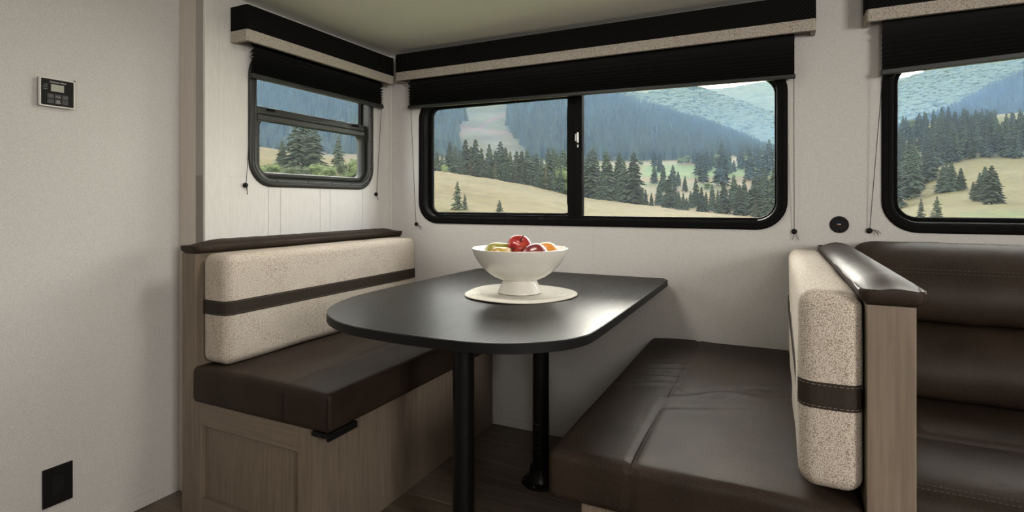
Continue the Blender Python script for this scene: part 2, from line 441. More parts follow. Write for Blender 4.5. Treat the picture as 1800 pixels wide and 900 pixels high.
# slide-out end wall: a backing with an opening, faced with boards
h2 = hole(W2); mb = MB()
mb.box(XS-.05, XS-.006, YJ, YB, 0, h2[2]); mb.box(XS-.05, XS-.006, YJ, YB, h2[3], CEIL)
mb.box(XS-.05, XS-.006, YJ, h2[0], h2[2], h2[3]); mb.box(XS-.05, XS-.006, h2[1], YB, h2[2], h2[3])
wall_side = mb.build('wall_side', 'groove'); tag(wall_side, kind='structure')
edges = [1.433, 1.667, 1.731, 1.966, 2.030, 2.264, 2.328, 2.497]
for a, b in zip(edges[:-1], edges[1:]):
    a += .0007; b -= .0007
    if b <= h2[0] or a >= h2[1]:
        box('board', 'white_board', wall_side, XS-.006, XS, a, b, 0.97, CEIL - .001, bevel=.0008, seg=1)
    else:
        box('board', 'white_board', wall_side, XS-.006, XS, a, b, 0.97, h2[2], bevel=.0008, seg=1)
        box('board', 'white_board', wall_side, XS-.006, XS, a, b, h2[3], CEIL - .001, bevel=.0008, seg=1)
        if a < h2[0]: box('board', 'white_board', wall_side, XS-.006, XS, a, h2[0], h2[2], h2[3])
        if b > h2[1]: box('board', 'white_board', wall_side, XS-.006, XS, h2[1], b, h2[2], h2[3])
tag(box('trim_1', 'jamb', None, XL, XS - .004, YJ, YJ + .03, 0, CEIL - .001, bevel=.0015), kind='structure')
tag(box('trim_2', 'white_board', None, XS - .03, XS + .004, YJ + .0008, 1.4325, 0.0, CEIL - .001, bevel=.003), kind='structure')
tag(box('trim_4', 'white_board', None, XS + .0005, XS + .012, YB - .010, YB - .0005, 0.99, CEIL - .001, bevel=.003), kind='structure')

# ------------------------------------------------------------------ windows
def map_back(a, n, b): return (a, YB - n, b)
def map_side(a, n, b): return (XS + n, a, b)

def ring_geo(profile, rect, r, mp, nseg=9):
    a0, a1, b0, b1 = rect; V = []; npf = len(profile); rows_ = []
    for ci, (sa, sb, q0) in enumerate(((1, 1, 0), (-1, 1, 90), (-1, -1, 180), (1, -1, 270))):
        for k in range(nseg + 1):
            q = R(q0 + 90.0*k/nseg); row = []
            for (ins, n) in profile:
                rr = max(r - ins, 0.003)
                ca = (a1 - ins - rr) if sa > 0 else (a0 + ins + rr)
                cb = (b1 - ins - rr) if sb > 0 else (b0 + ins + rr)
                row.append(len(V)); V.append(mp(ca + rr*math.cos(q), n, cb + rr*math.sin(q)))
            rows_.append(row)
    Fc = []; m = len(rows_)
    for i in range(m):
        j = (i+1) % m
        for k in range(npf):
            l = (k+1) % npf; Fc.append((rows_[i][k], rows_[j][k], rows_[j][l], rows_[i][l]))
    return V, Fc

FLANGE = [(0, .0004), (.0015, .007), (.005, .0105), (.013, .0125), (.018, .0125), (.0195, .0095), (.0225, .0095), (.024, .0115), (.033, .0105), (.039, .005), (.0425, -.020), (.0445, -.058), (.040, -.062), (.0395, .0004)]

def ring(name, mat, parent, prof, rect, r, mp, **k):
    V, Fc = ring_geo(prof, rect, r, mp); return mesh(name, V, Fc, mat, parent, smooth=True, sharp=32, **k)

def sash_prof(w, n0, n1): return [(0, n0), (.002, n1), (w*.35, n1+.002), (w*.45, n1-.001), (w-.003, n1), (w, n1-.006), (w, n0)]

def mbox(name, mat, parent, mp, a0, a1, n0, n1, b0, b1, bevel=.001):
    V = [mp(a, n, b) for b in (b0, b1) for (a, n) in ((a0, n0), (a1, n0), (a1, n1), (a0, n1))]
    return mesh(name, V, [(0,3,2,1),(4,5,6,7),(0,1,5,4),(1,2,6,5),(2,3,7,6),(3,0,4,7)], mat, parent, bevel=bevel)

def screw(parent, mp, a, b, n):
    c = Vector(mp(a, n, b)); d = Vector(mp(a, n+1, b)) - c
    V, Fc = disc_geo(c, d, 0.0042, 0.0022, 10, 0.0028)
    mesh('screw', V, Fc, 'gasket', parent, smooth=True, sharp=40)

# window_1: the wide slider
win1 = empty('window_1', (-0.88, YB, 1.035), 'wide black-framed slider window in the back wall above the table', None, None, 'structure')
ring('frame', 'frame_black', win1, FLANGE, W1, .12, map_back)
inn = (W1[0]+.0445, W1[1]-.0445, W1[2]+.0445, W1[3]-.0445)
s1 = (inn[0]-.001, -0.891, inn[2]-.001, inn[3]+.001)
sash = ring('sash', 'frame_black', win1, sash_prof(.019, -.056, -.034), s1, .06, map_back)
mbox('sash_stile', 'frame_black', sash, map_back, -0.929, -0.8915, -.058, -.030, inn[2], inn[3])
mbox('centre_stile', 'frame_black', win1, map_back, -0.8905, -0.853, -.060, -.022, inn[2], inn[3], .003)
mbox('track', 'frame_black', win1, map_back, inn[0]+.06, inn[1]-.07, -.030, -.006, inn[2]-.004, inn[2]+.006, .002)
ring('gasket', 'gasket', win1, [(0, -.064), (0, -.034), (.005, -.034), (.006, -.064)], (-0.934, inn[1]+.001, inn[2]-.001, inn[3]+.001), .078, map_back)
mbox('pane', 'glass', win1, map_back, s1[0]+.012, -0.925, -.048, -.044, s1[2]+.012, s1[3]-.01, 0)
mbox('pane', 'glass', win1, map_back, -0.855, inn[1]+.002, -.050, -.046, inn[2]-.002, inn[3], 0)
latch = mbox('latch', 'steel', win1, map_back, -0.876, -0.868, -.022, -.012, 1.440, 1.492, .002)
mbox('latch_lip', 'steel', latch, map_back, -0.884, -0.870, -.016, -.011, 1.448, 1.484, .002)
mbox('latch_foot', 'steel', latch, map_back, -0.875, -0.869, -.022, -.016, 1.418, 1.432, .001)
for z in (1.26, 1.40, 1.53): screw(win1, map_back, W1[0]+.028, z, .0105)
for z in (1.22, 1.36, 1.50): screw(win1, map_back, W1[1]-.028, z, .0105)
for a in (-1.62, -1.44, -1.26, -1.08, -0.62, -0.40, -0.18): screw(win1, map_back, a, W1[2]+.028, .0105)

# window_2: the small vertical slider in the end wall
win2 = empty('window_2', (XS, 1.955, 1.217), 'small black-framed window in the white boarded end wall', None, None, 'structure')
ring('frame', 'frame_black_lit', win2, FLANGE, W2, .115, map_side)
inn = (W2[0]+.0445, W2[1]-.0445, W2[2]+.0445, W2[3]-.0445)
s2 = (inn[0]+.004, inn[1]-.001, inn[2]-.001, 1.530)
sash = ring('sash', 'frame_black_lit', win2, sash_prof(.022, -.050, -.014), s2, .055, map_side)
mbox('sash_rail', 'frame_black_lit', sash, map_side, s2[0]+.006, s2[1]-.006, -.050, -.010, 1.508, 1.532, .003)
mr_ = mbox('meeting_rail', 'frame_black_lit', win2, map_side, inn[0], inn[1], -.056, -.018, 1.534, 1.568, .004)
for k in range(3): mbox('rail_rib', 'frame_black_lit', mr_, map_side, inn[0]+.004, inn[1]-.004, -.018, -.0155, 1.540+k*.0085, 1.544+k*.0085, .001)
for y in (1.690, 2.225): mbox('latch', 'gasket', win2, map_side, y-.020, y+.020, -.018, -.006, 1.551, 1.563, .002)
ring('gasket', 'gasket', win2, [(0, -.056), (0, -.034), (.009, -.034), (.010, -.056)], (inn[0]-.001, inn[1]+.001, 1.560, inn[3]+.001), .012, map_side)
mbox('pane', 'glass', win2, map_side, s2[0]+.014, s2[1]-.014, -.040, -.036, s2[2]+.014, 1.514, 0)
mbox('pane', 'glass', win2, map_side, inn[0]+.003, inn[1]-.003, -.052, -.048, 1.560, inn[3], 0)
for y in (1.705, 1.880, 2.035, 2.170): screw(win2, map_side, y, W2[2]+.028, .0105)
for z in (1.33, 1.48, 1.62): screw(win2, map_side, W2[1]-.028, z, .0105)

# window_3: beside the sofa
win3 = empty('window_3', (1.06, YB, 1.035), 'black-framed window in the back wall above the sofa', None, None, 'structure')
ring('frame', 'frame_black', win3, FLANGE, W3, .12, map_back)
inn = (W3[0]+.0445, W3[1]-.0445, W3[2]+.0445, W3[3]-.0445)
ring('sash', 'gasket', win3, sash_prof(.016, -.056, -.034), (inn[0]-.001, inn[1]+.001, inn[2]-.001, inn[3]+.001), .078, map_back)
mbox('pane', 'glass', win3, map_back, inn[0]+.008, inn[1]-.008, -.050, -.046, inn[2]+.008, inn[3]-.008, 0)
for z in (1.18, 1.33, 1.48): screw(win3, map_back, W3[0]+.028, z, .0105)
for a in (0.49, 0.66, 0.83, 1.00): screw(win3, map_back, a, W3[2]+.028, .0105)

# ------------------------------------------------------------------ valances
def strip_geo(path, th, z0, z1):
    """a board of thickness th that follows a plan path (outer face), bent round its corners"""
    P = [Vector((p[0], p[1])) for p in path]; nrm = []
    for i in range(len(P)):
        t = (P[min(i+1, len(P)-1)] - P[max(i-1, 0)]).normalized(); nrm.append(Vector((-t.y, t.x)))
    V = []
    for p, n in zip(P, nrm):
        q = p + n*th
        V += [(p.x, p.y, z0), (p.x, p.y, z1), (q.x, q.y, z1), (q.x, q.y, z0)]
    Fc = []
    for i in range(len(P) - 1):
        a, b = i*4, i*4+4
        for k in range(4): Fc.append((a+k, a+(k+1) % 4, b+(k+1) % 4, b+k))
    Fc.append((0, 1, 2, 3)); e = (len(P)-1)*4; Fc.append((e+3, e+2, e+1, e))
    return V, Fc

def u_path(corners, r, n=5):
    """corner points of an open U, its two inner corners rounded"""
    A, B, C, D = [Vector(c) for c in corners]; out = [A]
    for p, q, s in ((A, B, C), (B, C, D)):
        u = (p - q).normalized(); w = (s - q).normalized(); cen = q + (u + w)*r
        a0 = -w; b0 = -u
        for k in range(n+1):
            t = k/n*math.pi/2; out.append(cen + (a0*math.cos(t) + b0*math.sin(t))*r)
    out.append(D); return [(p.x, p.y) for p in out]

def valance(label, corners, z0, zm, z1, top):
    xs = [c[0] for c in corners]; ys = [c[1] for c in corners]
    t = empty('valance', ((min(xs)+max(xs))/2, (min(ys)+max(ys))/2, z0), label, 'valance', 'window valances under the ceiling')
    p = u_path(corners, .010)
    V, Fc = strip_geo(p, .014, zm, z1); mesh('upper_fabric', V, Fc, 'twill', t, bevel=.003)
    # the lower band is padded a little proud of the upper one
    cx, cy = sum(xs)/4, sum(ys)/4
    V, Fc = strip_geo(u_path([(c[0], c[1]) for c in corners], .012), .018, z0, zm)
    o = mesh('lower_band', V, Fc, 'tweed_band', t, bevel=.005, seg=3)
    box('top_board', 'black_soft', t, *top, z1 - .016, z1 - .002)
    return t
# corners run so that the board lies on the wall side of the outer face
valance('long black valance with a beige tweed lower band above the wide window', [(-1.892, 2.498), (-1.892, 2.408), (0.136, 2.408), (0.136, 2.498)], 1.819, 1.865, 1.963, (-1.876, 0.120, 2.424, 2.496))
valance('short black valance with a beige tweed lower band above the small end-wall window', [(-1.993, 1.482), (-1.894, 1.482), (-1.894, 2.406), (-1.993, 2.406)], 1.797, 1.843, 1.941, (-1.992, -1.910, 1.498, 2.388))
valance('black valance with a beige tweed lower band above the sofa window', [(0.300, 2.498), (0.300, 2.408), (1.80, 2.408), (1.80, 2.498)], 1.826, 1.872, 1.970, (0.316, 1.784, 2.424, 2.496))

# ------------------------------------------------------------------ pleated blinds
def blind(label, mp, a0, a1, n_mid, zl, zr, ztop, rail_h, cords, pleats=9):
    """zl, zr: lower edge of the bottom rail at its two ends; cords: (rail end a, foot a, foot z, tail points)"""
    t = empty('pleated_blind', mp((a0+a1)/2, n_mid, min(zl, zr)), label, 'blind', 'black pleated window blinds')
    def zlow(a): return zl + (zr - zl)*(a - a0)/(a1 - a0)
    pr = []; m = pleats*2
    for i in range(m + 1):
        s = i / m; pr.append((.011 if i % 2 else -.011, s**0.62))     # folds crowd together towards the rail
    V = []; cols = [a0 + .004, (a0+a1)/2, a1 - .004]
    for a in cols:
        zb = zlow(a) + rail_h
        for (dn, s) in pr: V.append(mp(a, n_mid + dn, ztop + (zb - ztop)*s))
    k = len(pr); Fc = []
    for c in range(len(cols) - 1):
        for i in range(k - 1): Fc.append((c*k+i, c*k+i+1, (c+1)*k+i+1, (c+1)*k+i))
    o = mesh('pleated_cloth', V, Fc, 'blind', t); so = o.modifiers.new('cloth', 'SOLIDIFY'); so.thickness = .0008; so.offset = 0
    V = []
    for a in (a0, a1):
        zb = zlow(a)
        for (n, z) in ((-.011, 0), (.011, 0), (.011, rail_h), (-.011, rail_h)): V.append(mp(a, n_mid + n, zb + z))
    mesh('bottom_rail', V, [(0,1,2,3),(7,6,5,4),(0,4,5,1),(1,5,6,2),(2,6,7,3),(3,7,4,0)], 'rail', t, bevel=.003)
    mbox('head_rail', 'rail', t, mp, a0+.004, a1-.004, n_mid-.012, n_mid+.012, ztop, ztop+.02)
    for (ca, fa, fz, tails) in cords:
        ch = tube('cord', 'cord', t, [mp(ca, n_mid, zlow(ca)+.001), mp((ca+fa)/2, n_mid*.52+.004, (zlow(ca)+fz)/2), mp(fa, .010, fz)], .0013, 6)
        c = Vector(mp(fa, .0, fz)); d = Vector(mp(fa, 1, fz)) - c
        V, Fc = [], []
        prof = [(.004, .0002), (.0095, .001), (.011, .006), (.0095, .011), (.005, .0135), (.001, .0135)]
        ax = d.orthogonal().normalized(); ay = d.normalized().cross(ax); nn = 14
        for (r, h) in prof:
            for k2 in range(nn):
                q = 2*math.pi*k2/nn; V.append(tuple(c + d.normalized()*h + (ax*math.cos(q) + ay*math.sin(q))*r))
        for i in range(len(prof)-1):
            for k2 in range(nn): Fc.append((i*nn+k2, i*nn+(k2+1) % nn, (i+1)*nn+(k2+1) % nn, (i+1)*nn+k2))
        Fc.append(tuple(range(nn))); Fc.append(tuple((len(prof)-1)*nn+k2 for k2 in range(nn)))
        an = mesh('cord_anchor', V, Fc, 'black_plastic', t, smooth=True, sharp=50)
        for tl in tails:
            tube('cord_tail', 'cord', an, [mp(fa, .010, fz - .006)] + [mp(fa + da, .010 + .002*i, fz + dz) for i, (da, dz) in enumerate(tl)], .0012, 6)
    return t
blind('wide black pleated blind half raised behind the long valance', map_back, -1.836, 0.066, .042, 1.669, 1.648, 1.830, .016,
      [(-1.822, -1.810, 1.030, [[(.014, -.004), (.030, -.018), (.033, -.032)], [(.012, -.003), (.034, -.012), (.042, -.024)]]),
       (0.060, 0.062, 1.032, [[(-.002, -.012), (-.006, -.034)], [(.006, -.010), (.016, -.034)]])])
blind('narrow black pleated blind half raised over the small end-wall window', map_side, 1.556, 2.388, .033, 1.668, 1.668, 1.812, .020,
      [(1.562, 1.548, 1.222, [[(.002, -.012), (.006, -.038)], [(.005, -.012), (.004, -.038)]]),
       (2.380, 2.368, 1.196, [[(.004, -.012), (.012, -.032)]])])
blind('black pleated blind half raised above the sofa beside the power socket', map_back, 0.350, 1.770, .052, 1.628, 1.690, 1.835, .020,
      [(0.356, 0.320, 1.041, [[(.012, .004), (.026, .002), (.036, -.010)], [(.012, .002), (.024, -.004), (.028, -.018)]])])

# ------------------------------------------------------------------ power socket in the back wall
us = empty('power_socket', (0.220, YB, 1.031), 'round black charging socket on the wall between two windows', 'socket')
V, Fc = disc_geo((0.220, YB, 1.0625), (0, -1, 0), .0335, .006, 40, .031); mesh('cover_ring', V, Fc, 'black_soft', us, smooth=True, sharp=40)
V, Fc = disc_geo((0.220, YB - .006, 1.0625), (0, -1, 0), .027, .0012, 40, .0265); mesh('face', V, Fc, 'black_plastic', us, smooth=True, sharp=40)
for z in (1.085, 1.040):
    V, Fc = disc_geo((0.221, YB - .006, z), (0, -1, 0), .0036, .0022, 12); mesh('screw', V, Fc, 'gasket', us)
pt = box('port', 'gasket', us, .2125, .2285, YB-.0078, YB-.0066, 1.0575, 1.0680)
box('blue_tongue', 'usb_blue', pt, .2130, .2255, YB-.0086, YB-.0076, 1.0645, 1.0672)
box('contact', 'copper', pt, .2130, .2255, YB-.0086, YB-.0076, 1.0615, 1.0634)

# ------------------------------------------------------------------ thermostat
TY0, TY1, TZ0, TZ1 = 0.904, 1.003, 1.463, 1.557
th = empty('thermostat', (XL, (TY0+TY1)/2, TZ0), 'square black and white wall thermostat with a small grey display', 'thermostat')
def map_left(a, n, b): return (XL + n, a, b)
V, Fc = ring_geo([(0, .0003), (0, .012), (.004, .012), (.004, .0003)], (TY0, TY1, TZ0, TZ1), .006, map_left, 4)
box('back_box', 'grey_plastic', th, XL + .0003, XL + .012, TY0 + .001, TY1 - .001, TZ0 + .001, TZ1 - .001, bevel=.003)
V, Fc = ring_geo([(0, .012), (0, .021), (.0015, .0225), (.0035, .0225), (.0045, .021), (.0045, .012)], (TY0, TY1, TZ0, TZ1), .006, map_left, 5)
mesh('bezel', V, Fc, 'white_plastic', th, smooth=True, sharp=40)
fp = box('face_plate', 'black_plastic', th, XL + .012, XL + .0205, TY0 + .004, TY1 - .004, TZ0 + .004, TZ1 - .004)
FW, FH = TY1 - TY0 - .008, TZ1 - TZ0 - .008
def tq(s, t): return (TY0 + .004 + s*FW, TZ1 - .004 - t*FH)
def tbox(name, mat, parent, s0, s1, t0, t1, n0, n1, bevel=0.0):
    a0, b1 = tq(s0, t0); a1, b0 = tq(s1, t1); return box(name, mat, parent, XL + n0, XL + n1, a0, a1, b0, b1, bevel)
tbox('display', 'lcd', th, .30, .695, .19, .455, .0205, .0212)
def tplace(s, t):
    a, b = tq(s, t)
    return lambda x, y, z: (XL + .0207 + z, a + x, b + y)
def kplace(s, t):
    a, b = tq(s, t)
    return lambda x, y, z: (XL + .0217 + z, a + x, b + y)
text_mesh('lettering', 'Coleman-Mach', .0078, 'print_white', fp, tplace(.50, .105), shear=.45, squeeze=.98)
for s, (t, w) in enumerate(((.225, 'FAN'), (.305, 'COOL'), (.390, 'HEAT'))):
    text_mesh('lettering', w, .0048, 'print_grey', fp, tplace(.20, t), align='RIGHT')
keys = []
for r_, (t0, t1) in enumerate(((.555, .735), (.755, .925))):
    for c_, (s0, s1) in enumerate(((.19, .39), (.415, .610), (.635, .83))):
        keys.append(tbox('button', 'key', th, s0, s1, t0, t1, .0205, .0215, .0005))
def chevron(par, s, t, up):
    a, b = tq(s, t); d = .0022*(1 if up else -1); w = .0006; mb = MB()
    for sg in (-1, 1):
        mb.add([(XL+.0217, a, b+d), (XL+.0217, a, b+d-.0009), (XL+.0217, a+sg*.0036, b-d-.0009), (XL+.0217, a+sg*.0036, b-d)], [(0, 1, 2, 3)])
    mb.build('arrow_mark', 'print_grey', par)
chevron(keys[0], .29, .64, True); chevron(keys[2], .73, .64, False)
text_mesh('lettering', 'Mode', .0060, 'print_grey', keys[1], kplace(.512, .645))
V, Fc = [], []
a, b = tq(.512, .825)
ring_pts = 6
for rr in (.0044, .0030):
    for k in range(ring_pts): q = R(90 + 60*k); V.append((XL + .0217, a + rr*math.cos(q), b + rr*math.sin(q)*.85))
Fc = [(k, (k+1) % 6, 6+(k+1) % 6, 6+k) for k in range(6)]
mesh('power_mark', V, Fc, 'print_white', keys[4])
text_mesh('lettering', 'ON/OFF', .0042, 'print_grey', keys[4], kplace(.512, .895))
tape = box('tape_scrap', 'green_tape', None, XL + .0150, XL + .0156, TY1 - .0035, TY1 + .0035, TZ1 - .0015, TZ1 + .0040)
tag(tape, 'tiny scrap of dark green tape at the corner of the thermostat', 'tape')

# ------------------------------------------------------------------ wall outlet
ot = empty('wall_outlet', (XL, .962, .150), 'black double wall outlet plate low on the textured wall', 'outlet')
pl = box('plate', 'black_plastic', ot, XL + .0003, XL + .006, .919, 1.004, .150, .277, bevel=.002)
ins = box('insert', 'black_soft', ot, XL + .006, XL + .0085, .9445, .9785, .180, .247, bevel=.0008)
for zc in (.231, .196):
    box('slot', 'gasket', ins, XL+.0083, XL+.0088, .9525, .9545, zc, zc+.008); box('slot', 'gasket', ins, XL+.0083, XL+.0088, .9675, .9695, zc+.001, zc+.008)
    V, Fc = disc_geo((XL+.0083, .961, zc-.007), (1, 0, 0), .0026, .0005, 12); mesh('ground_hole', V, Fc, 'gasket', ins)

# ================================================================== dinette
SEAT_Z = 0.545
def soft(name, mat, parent, x0, x1, y0, y1, z0, z1, r, disp=None, res=.02, **k):
    V, Fc = cushion_geo(x0, x1, y0, y1, z0, z1, r, res, disp); return mesh(name, V, Fc, mat, parent, smooth=True, **k)

# ---- left bench
bl = empty('dinette_bench', (-1.62, 1.90, 0), 'greige wooden dinette bench against the white boarded end wall', 'bench', 'dinette benches')
box('back_panel', 'wood_z', bl, XS + .001, -1.916, 1.282, 2.492, 0, .962, bevel=.002)
box('cabinet_body', 'wood_z', bl, -1.915, -1.327, 1.297, 2.492, 0, .425, bevel=.0015)
# face frame of the end, panel set back
box('stile', 'wood_z', bl, -1.9145, -1.877, 1.277, 1.2965, 0, .425, bevel=.0015)
box('stile', 'wood_z', bl, -1.394, -1.327, 1.277, 1.2965, 0, .425, bevel=.0015)
box('rail', 'wood_x', bl, -1.8765, -1.3945, 1.277, 1.2965, .343, .425, bevel=.0015)
box('rail', 'wood_x', bl, -1.8765, -1.3945, 1.277, 1.2965, 0, .078, bevel=.0015)
box('inset_panel', 'wood_z', bl, -1.876, -1.395, 1.2958, 1.2969, .079, .342)
br = box('support_bracket', 'black_plastic', bl, -1.3265, -1.252, 1.268, 1.400, .411, .4265, bevel=.003)
box('bracket_lip', 'black_plastic', br, -1.262, -1.252, 1.268, 1.400, .404, .411, bevel=.002)
def cap_disp(x0, x1, y0, y1):
    def f(p, n):
        s = (p[0]-x0)/(x1-x0); t = min(p[1]-y0, y1-p[1])
        e = smoothstep(0, .12, t); d = np.zeros(3)
        if n[2] > .1: d[2] = (-.016*(1-e) - .020*(2*s-1)**2) * n[2]
        w = noise.noise(Vector((p[0]*18, p[1]*26, 3.1)))*.0022*(1.6-e); d[2] += w if n[2] > .1 else 0
        return d
    return f
soft('top_bolster', 'leather', bl, -1.994, -1.888, 1.268, 2.480, .9625, 1.010, .020, cap_disp(-1.994, -1.888, 1.268, 2.480), .018)

# seat cushion: leather slab, a stitched seam along its length and down the end
def seat_disp_left(p, n):
    d = np.zeros(3)
    if n[2] > .3:
        cr = min(1, (p[0]+1.915)/.10)*min(1, max(0, (-1.248-p[0]))/.16)
        d[2] += .008*max(0, cr) + .0025*noise.noise(Vector((p[0]*7, p[1]*5, 0)))
        d[2] -= .0035*math.exp(-((p[0]+1.447)/.005)**2)
    if n[1] < -.5:
        d[1] += .003*noise.noise(Vector((p[0]*9, p[2]*14, 2)))
        d[1] += .004*math.exp(-((p[0]+1.447)/.005)**2)
    return d
sc = empty('seat_cushion', (-1.58, 1.88, .427), 'dark brown leather seat cushion on the bench beneath the small window', 'cushion', 'dinette seat cushions')
soft('cover', 'leather', sc, -1.912, -1.248, 1.262, 2.485, .4275, .552, .020, seat_disp_left, .014)
tube('seam', 'seam', sc, [(-1.447, 2.46, .5535)] + [(-1.447, y, .5535) for y in (2.2, 1.9, 1.6, 1.36)] + [(-1.447, 1.30, .5515), (-1.447, 1.272, .542), (-1.447, 1.2645, .520), (-1.447, 1.2640, .44)], .0014, 6)
tube('seam', 'seam', sc, [(-1.2520, 1.2640, .542), (-1.2515, 1.2625, .520), (-1.2510, 1.2615, .49), (-1.2510, 1.2615, .435)], .0022, 6)

def back_disp(face):
    def f(p, n):
        d = np.zeros(3)
        d += n * .003*noise.noise(Vector((p[0]*6, p[1]*6, p[2]*6)))
        return d
    return f
bc = empty('backrest_cushion', (-1.84, 1.87, .556), 'beige tweed backrest cushion with a dark leather strap under the small window', 'cushion', 'dinette backrest cushions')
soft('cover', 'tweed', bc, -1.914, -1.770, 1.300, 2.445, .5605, .9615, .034, back_disp(1), .03)
def strap_geo(path, z0, z1, th=.0025):
    V, Fc = strip_geo(path, th, z0, z1); return V, Fc
def left_strap():
    f = -1.7685; pts = [(-1.9138, 1.328), (-1.908, 1.312), (-1.897, 1.302), (-1.880, 1.2975)]
    pts += [(f - .034, 1.2975)] + [(f - .034 + .034*math.sin(R(a)), 1.2975 + .034 - .034*math.cos(R(a))) for a in (20, 40, 60, 80, 90)]
    pts += [(f, y) for y in np.linspace(1.40, 2.40, 8)] + [(f - .034 + .034*math.cos(R(a)), 2.413 + .034*math.sin(R(a))) for a in (20, 45, 70, 90)] + [(-1.913, 2.447)]
    return pts
V, Fc = strap_geo(left_strap(), .742, .794, .0035); st = mesh('strap', V, Fc, 'leather_strap', bc, bevel=.0008, seg=1)
for z in (.747, .789): tube('stitching', 'stitch', st, [(p[0], p[1], z) for p in left_strap()], .0010, 5)

# ---- right bench
rb = empty('dinette_bench', (-0.10, 1.90, 0), 'greige wooden dinette bench standing back to back with the sofa', 'bench', 'dinette benches')
box('back_panel', 'wood_z', rb, .1575, .2375, 1.262, 2.492, 0, .950, bevel=.002)
box('cabinet_body', 'wood_z', rb, -.425, .157, 1.292, 2.492, 0, .418, bevel=.0015)
box('stile', 'wood_z', rb, -.432, -.372, 1.272, 1.2915, 0, .4175, bevel=.002)
box('stile', 'wood_z', rb, .105, .157, 1.272, 1.2915, 0, .4175, bevel=.002)
box('rail', 'wood_x', rb, -.3715, .1045, 1.272, 1.2915, .343, .4175, bevel=.002)
box('rail', 'wood_x', rb, -.3715, .1045, 1.272, 1.2915, 0, .078, bevel=.002)
soft('top_bolster', 'leather', rb, .1440, .2540, 1.250, 2.470, .9505, 1.0020, .020, cap_disp(.1440, .2540, 1.250, 2.470), .018)

FOLDS = [  # soft creases of the leather: start, end, depth, width
    ((-.45, 1.98), (-.31, 2.02), .006, .020), ((-.44, 2.06), (-.31, 2.09), .005, .016), ((-.43, 1.91), (-.315, 1.93), .005, .016),
    ((-.42, 2.14), (-.32, 2.16), .004, .014), ((-.47, 1.80), (-.33, 1.86), .006, .022),
    ((-.30, 1.72), (-.06, 1.90), .007, .026), ((-.24, 1.80), (.02, 1.86), .004, .030), ((-.27, 1.62), (-.12, 1.70), .004, .024)]
def seat_disp_right(p, n):
    d = np.zeros(3)
    sx = -.306
    if n[2] > .3:
        cr = min(1, (p[0]+.510)/.16)*min(1, (p[1]-1.250)/.20)
        d[2] += .012*max(0, cr)**.6 + .0035*noise.noise(Vector((p[0]*6, p[1]*5, 1.3)))
        d[2] -= .0055*math.exp(-((p[0]-sx)/.006)**2) - .0012*math.exp(-((p[0]-sx+.016)/.012)**2) - .0012*math.exp(-((p[0]-sx-.016)/.012)**2)
        q = np.array([p[0], p[1]])
        for a, b, dep, w in FOLDS:
            a = np.array(a); b = np.array(b); t = np.clip(np.dot(q-a, b-a)/np.dot(b-a, b-a), 0, 1)
            dist = np.linalg.norm(q - (a + (b-a)*t)); env = math.sin(math.pi*min(1, max(0, .12 + .76*t)))
            x = dist/w
            s = 1 if ((q-a)[0]*(b-a)[1] - (q-a)[1]*(b-a)[0]) > 0 else -1
            d[2] += dep*env*s*x*math.exp(-x*x)*2.3
    if n[1] < -.4:
        d[1] += .004*noise.noise(Vector((p[0]*7, p[2]*10, 5)))
        d[1] += .004*math.exp(-((p[0]-sx)/.006)**2)
    return d
sc = empty('seat_cushion', (-.18, 1.88, .42), 'wrinkled dark brown leather seat cushion on the bench beside the sofa', 'cushion', 'dinette seat cushions')
soft('cover', 'leather', sc, -.512, .1565, 1.245, 2.485, .4205, .540, .022, seat_disp_right, .0095)
tube('seam', 'seam', sc, [(-.306, y, .5485) for y in (2.46, 2.2, 1.9, 1.6, 1.40)] + [(-.306, 1.30, .5455), (-.306, 1.262, .538), (-.306, 1.248, .520), (-.306, 1.2475, .43)], .0014, 6)
tube('seam', 'seam', sc, [(-.297, y, .5490) for y in (2.46, 2.2, 1.9, 1.6, 1.40)] + [(-.297, 1.30, .5460), (-.297, 1.262, .538), (-.297, 1.248, .520), (-.297, 1.2475, .43)], .0008, 5)

bc = empty('backrest_cushion', (.10, 1.87, .556), 'beige tweed backrest cushion with a dark leather strap beside the sofa', 'cushion', 'dinette backrest cushions')
soft('cover', 'tweed', bc, .0395, .1565, 1.272, 2.445, .5620, .9700, .034, back_disp(-1), .03)
def right_strap():
    f = .0380; pts = [(.1560, 2.447), (f + .034, 2.447)]
    pts += [(f + .034 - .034*math.sin(R(a)), 2.447 - .034 + .034*math.cos(R(a))) for a in (20, 45, 70, 90)]
    pts += [(f, y) for y in np.linspace(2.38, 1.36, 8)] + [(f + .034 - .034*math.cos(R(a)), 1.3035 - .034*math.sin(R(a))) for a in (10, 25, 40, 55, 70, 90)]
    pts += [(.11, 1.2695), (.1225, 1.2695), (.139, 1.2735), (.150, 1.283), (.1558, 1.299)]
    return pts
V, Fc = strap_geo(right_strap(), .730, .784, .0035); st = mesh('strap', V, Fc, 'leather_strap', bc, bevel=.0008, seg=1)
for z in (.735, .779):
    pts = [(p[0], p[1] - .0006, z) for p in right_strap()[-12:]]
    mb = MB()                                   # a run of short stitches
    for (p, q) in zip(pts[:-1], pts[1:]):
        L_ = (Vector(q) - Vector(p)).length; k = max(1, int(L_/.008))
        for i in range(k):
            a = Vector(p).lerp(Vector(q), (i+.2)/k); b = Vector(p).lerp(Vector(q), (i+.8)/k); mb.add(*tube_geo([a, b], .0008, 5))
    mb.build('stitching', 'stitch_light', st)

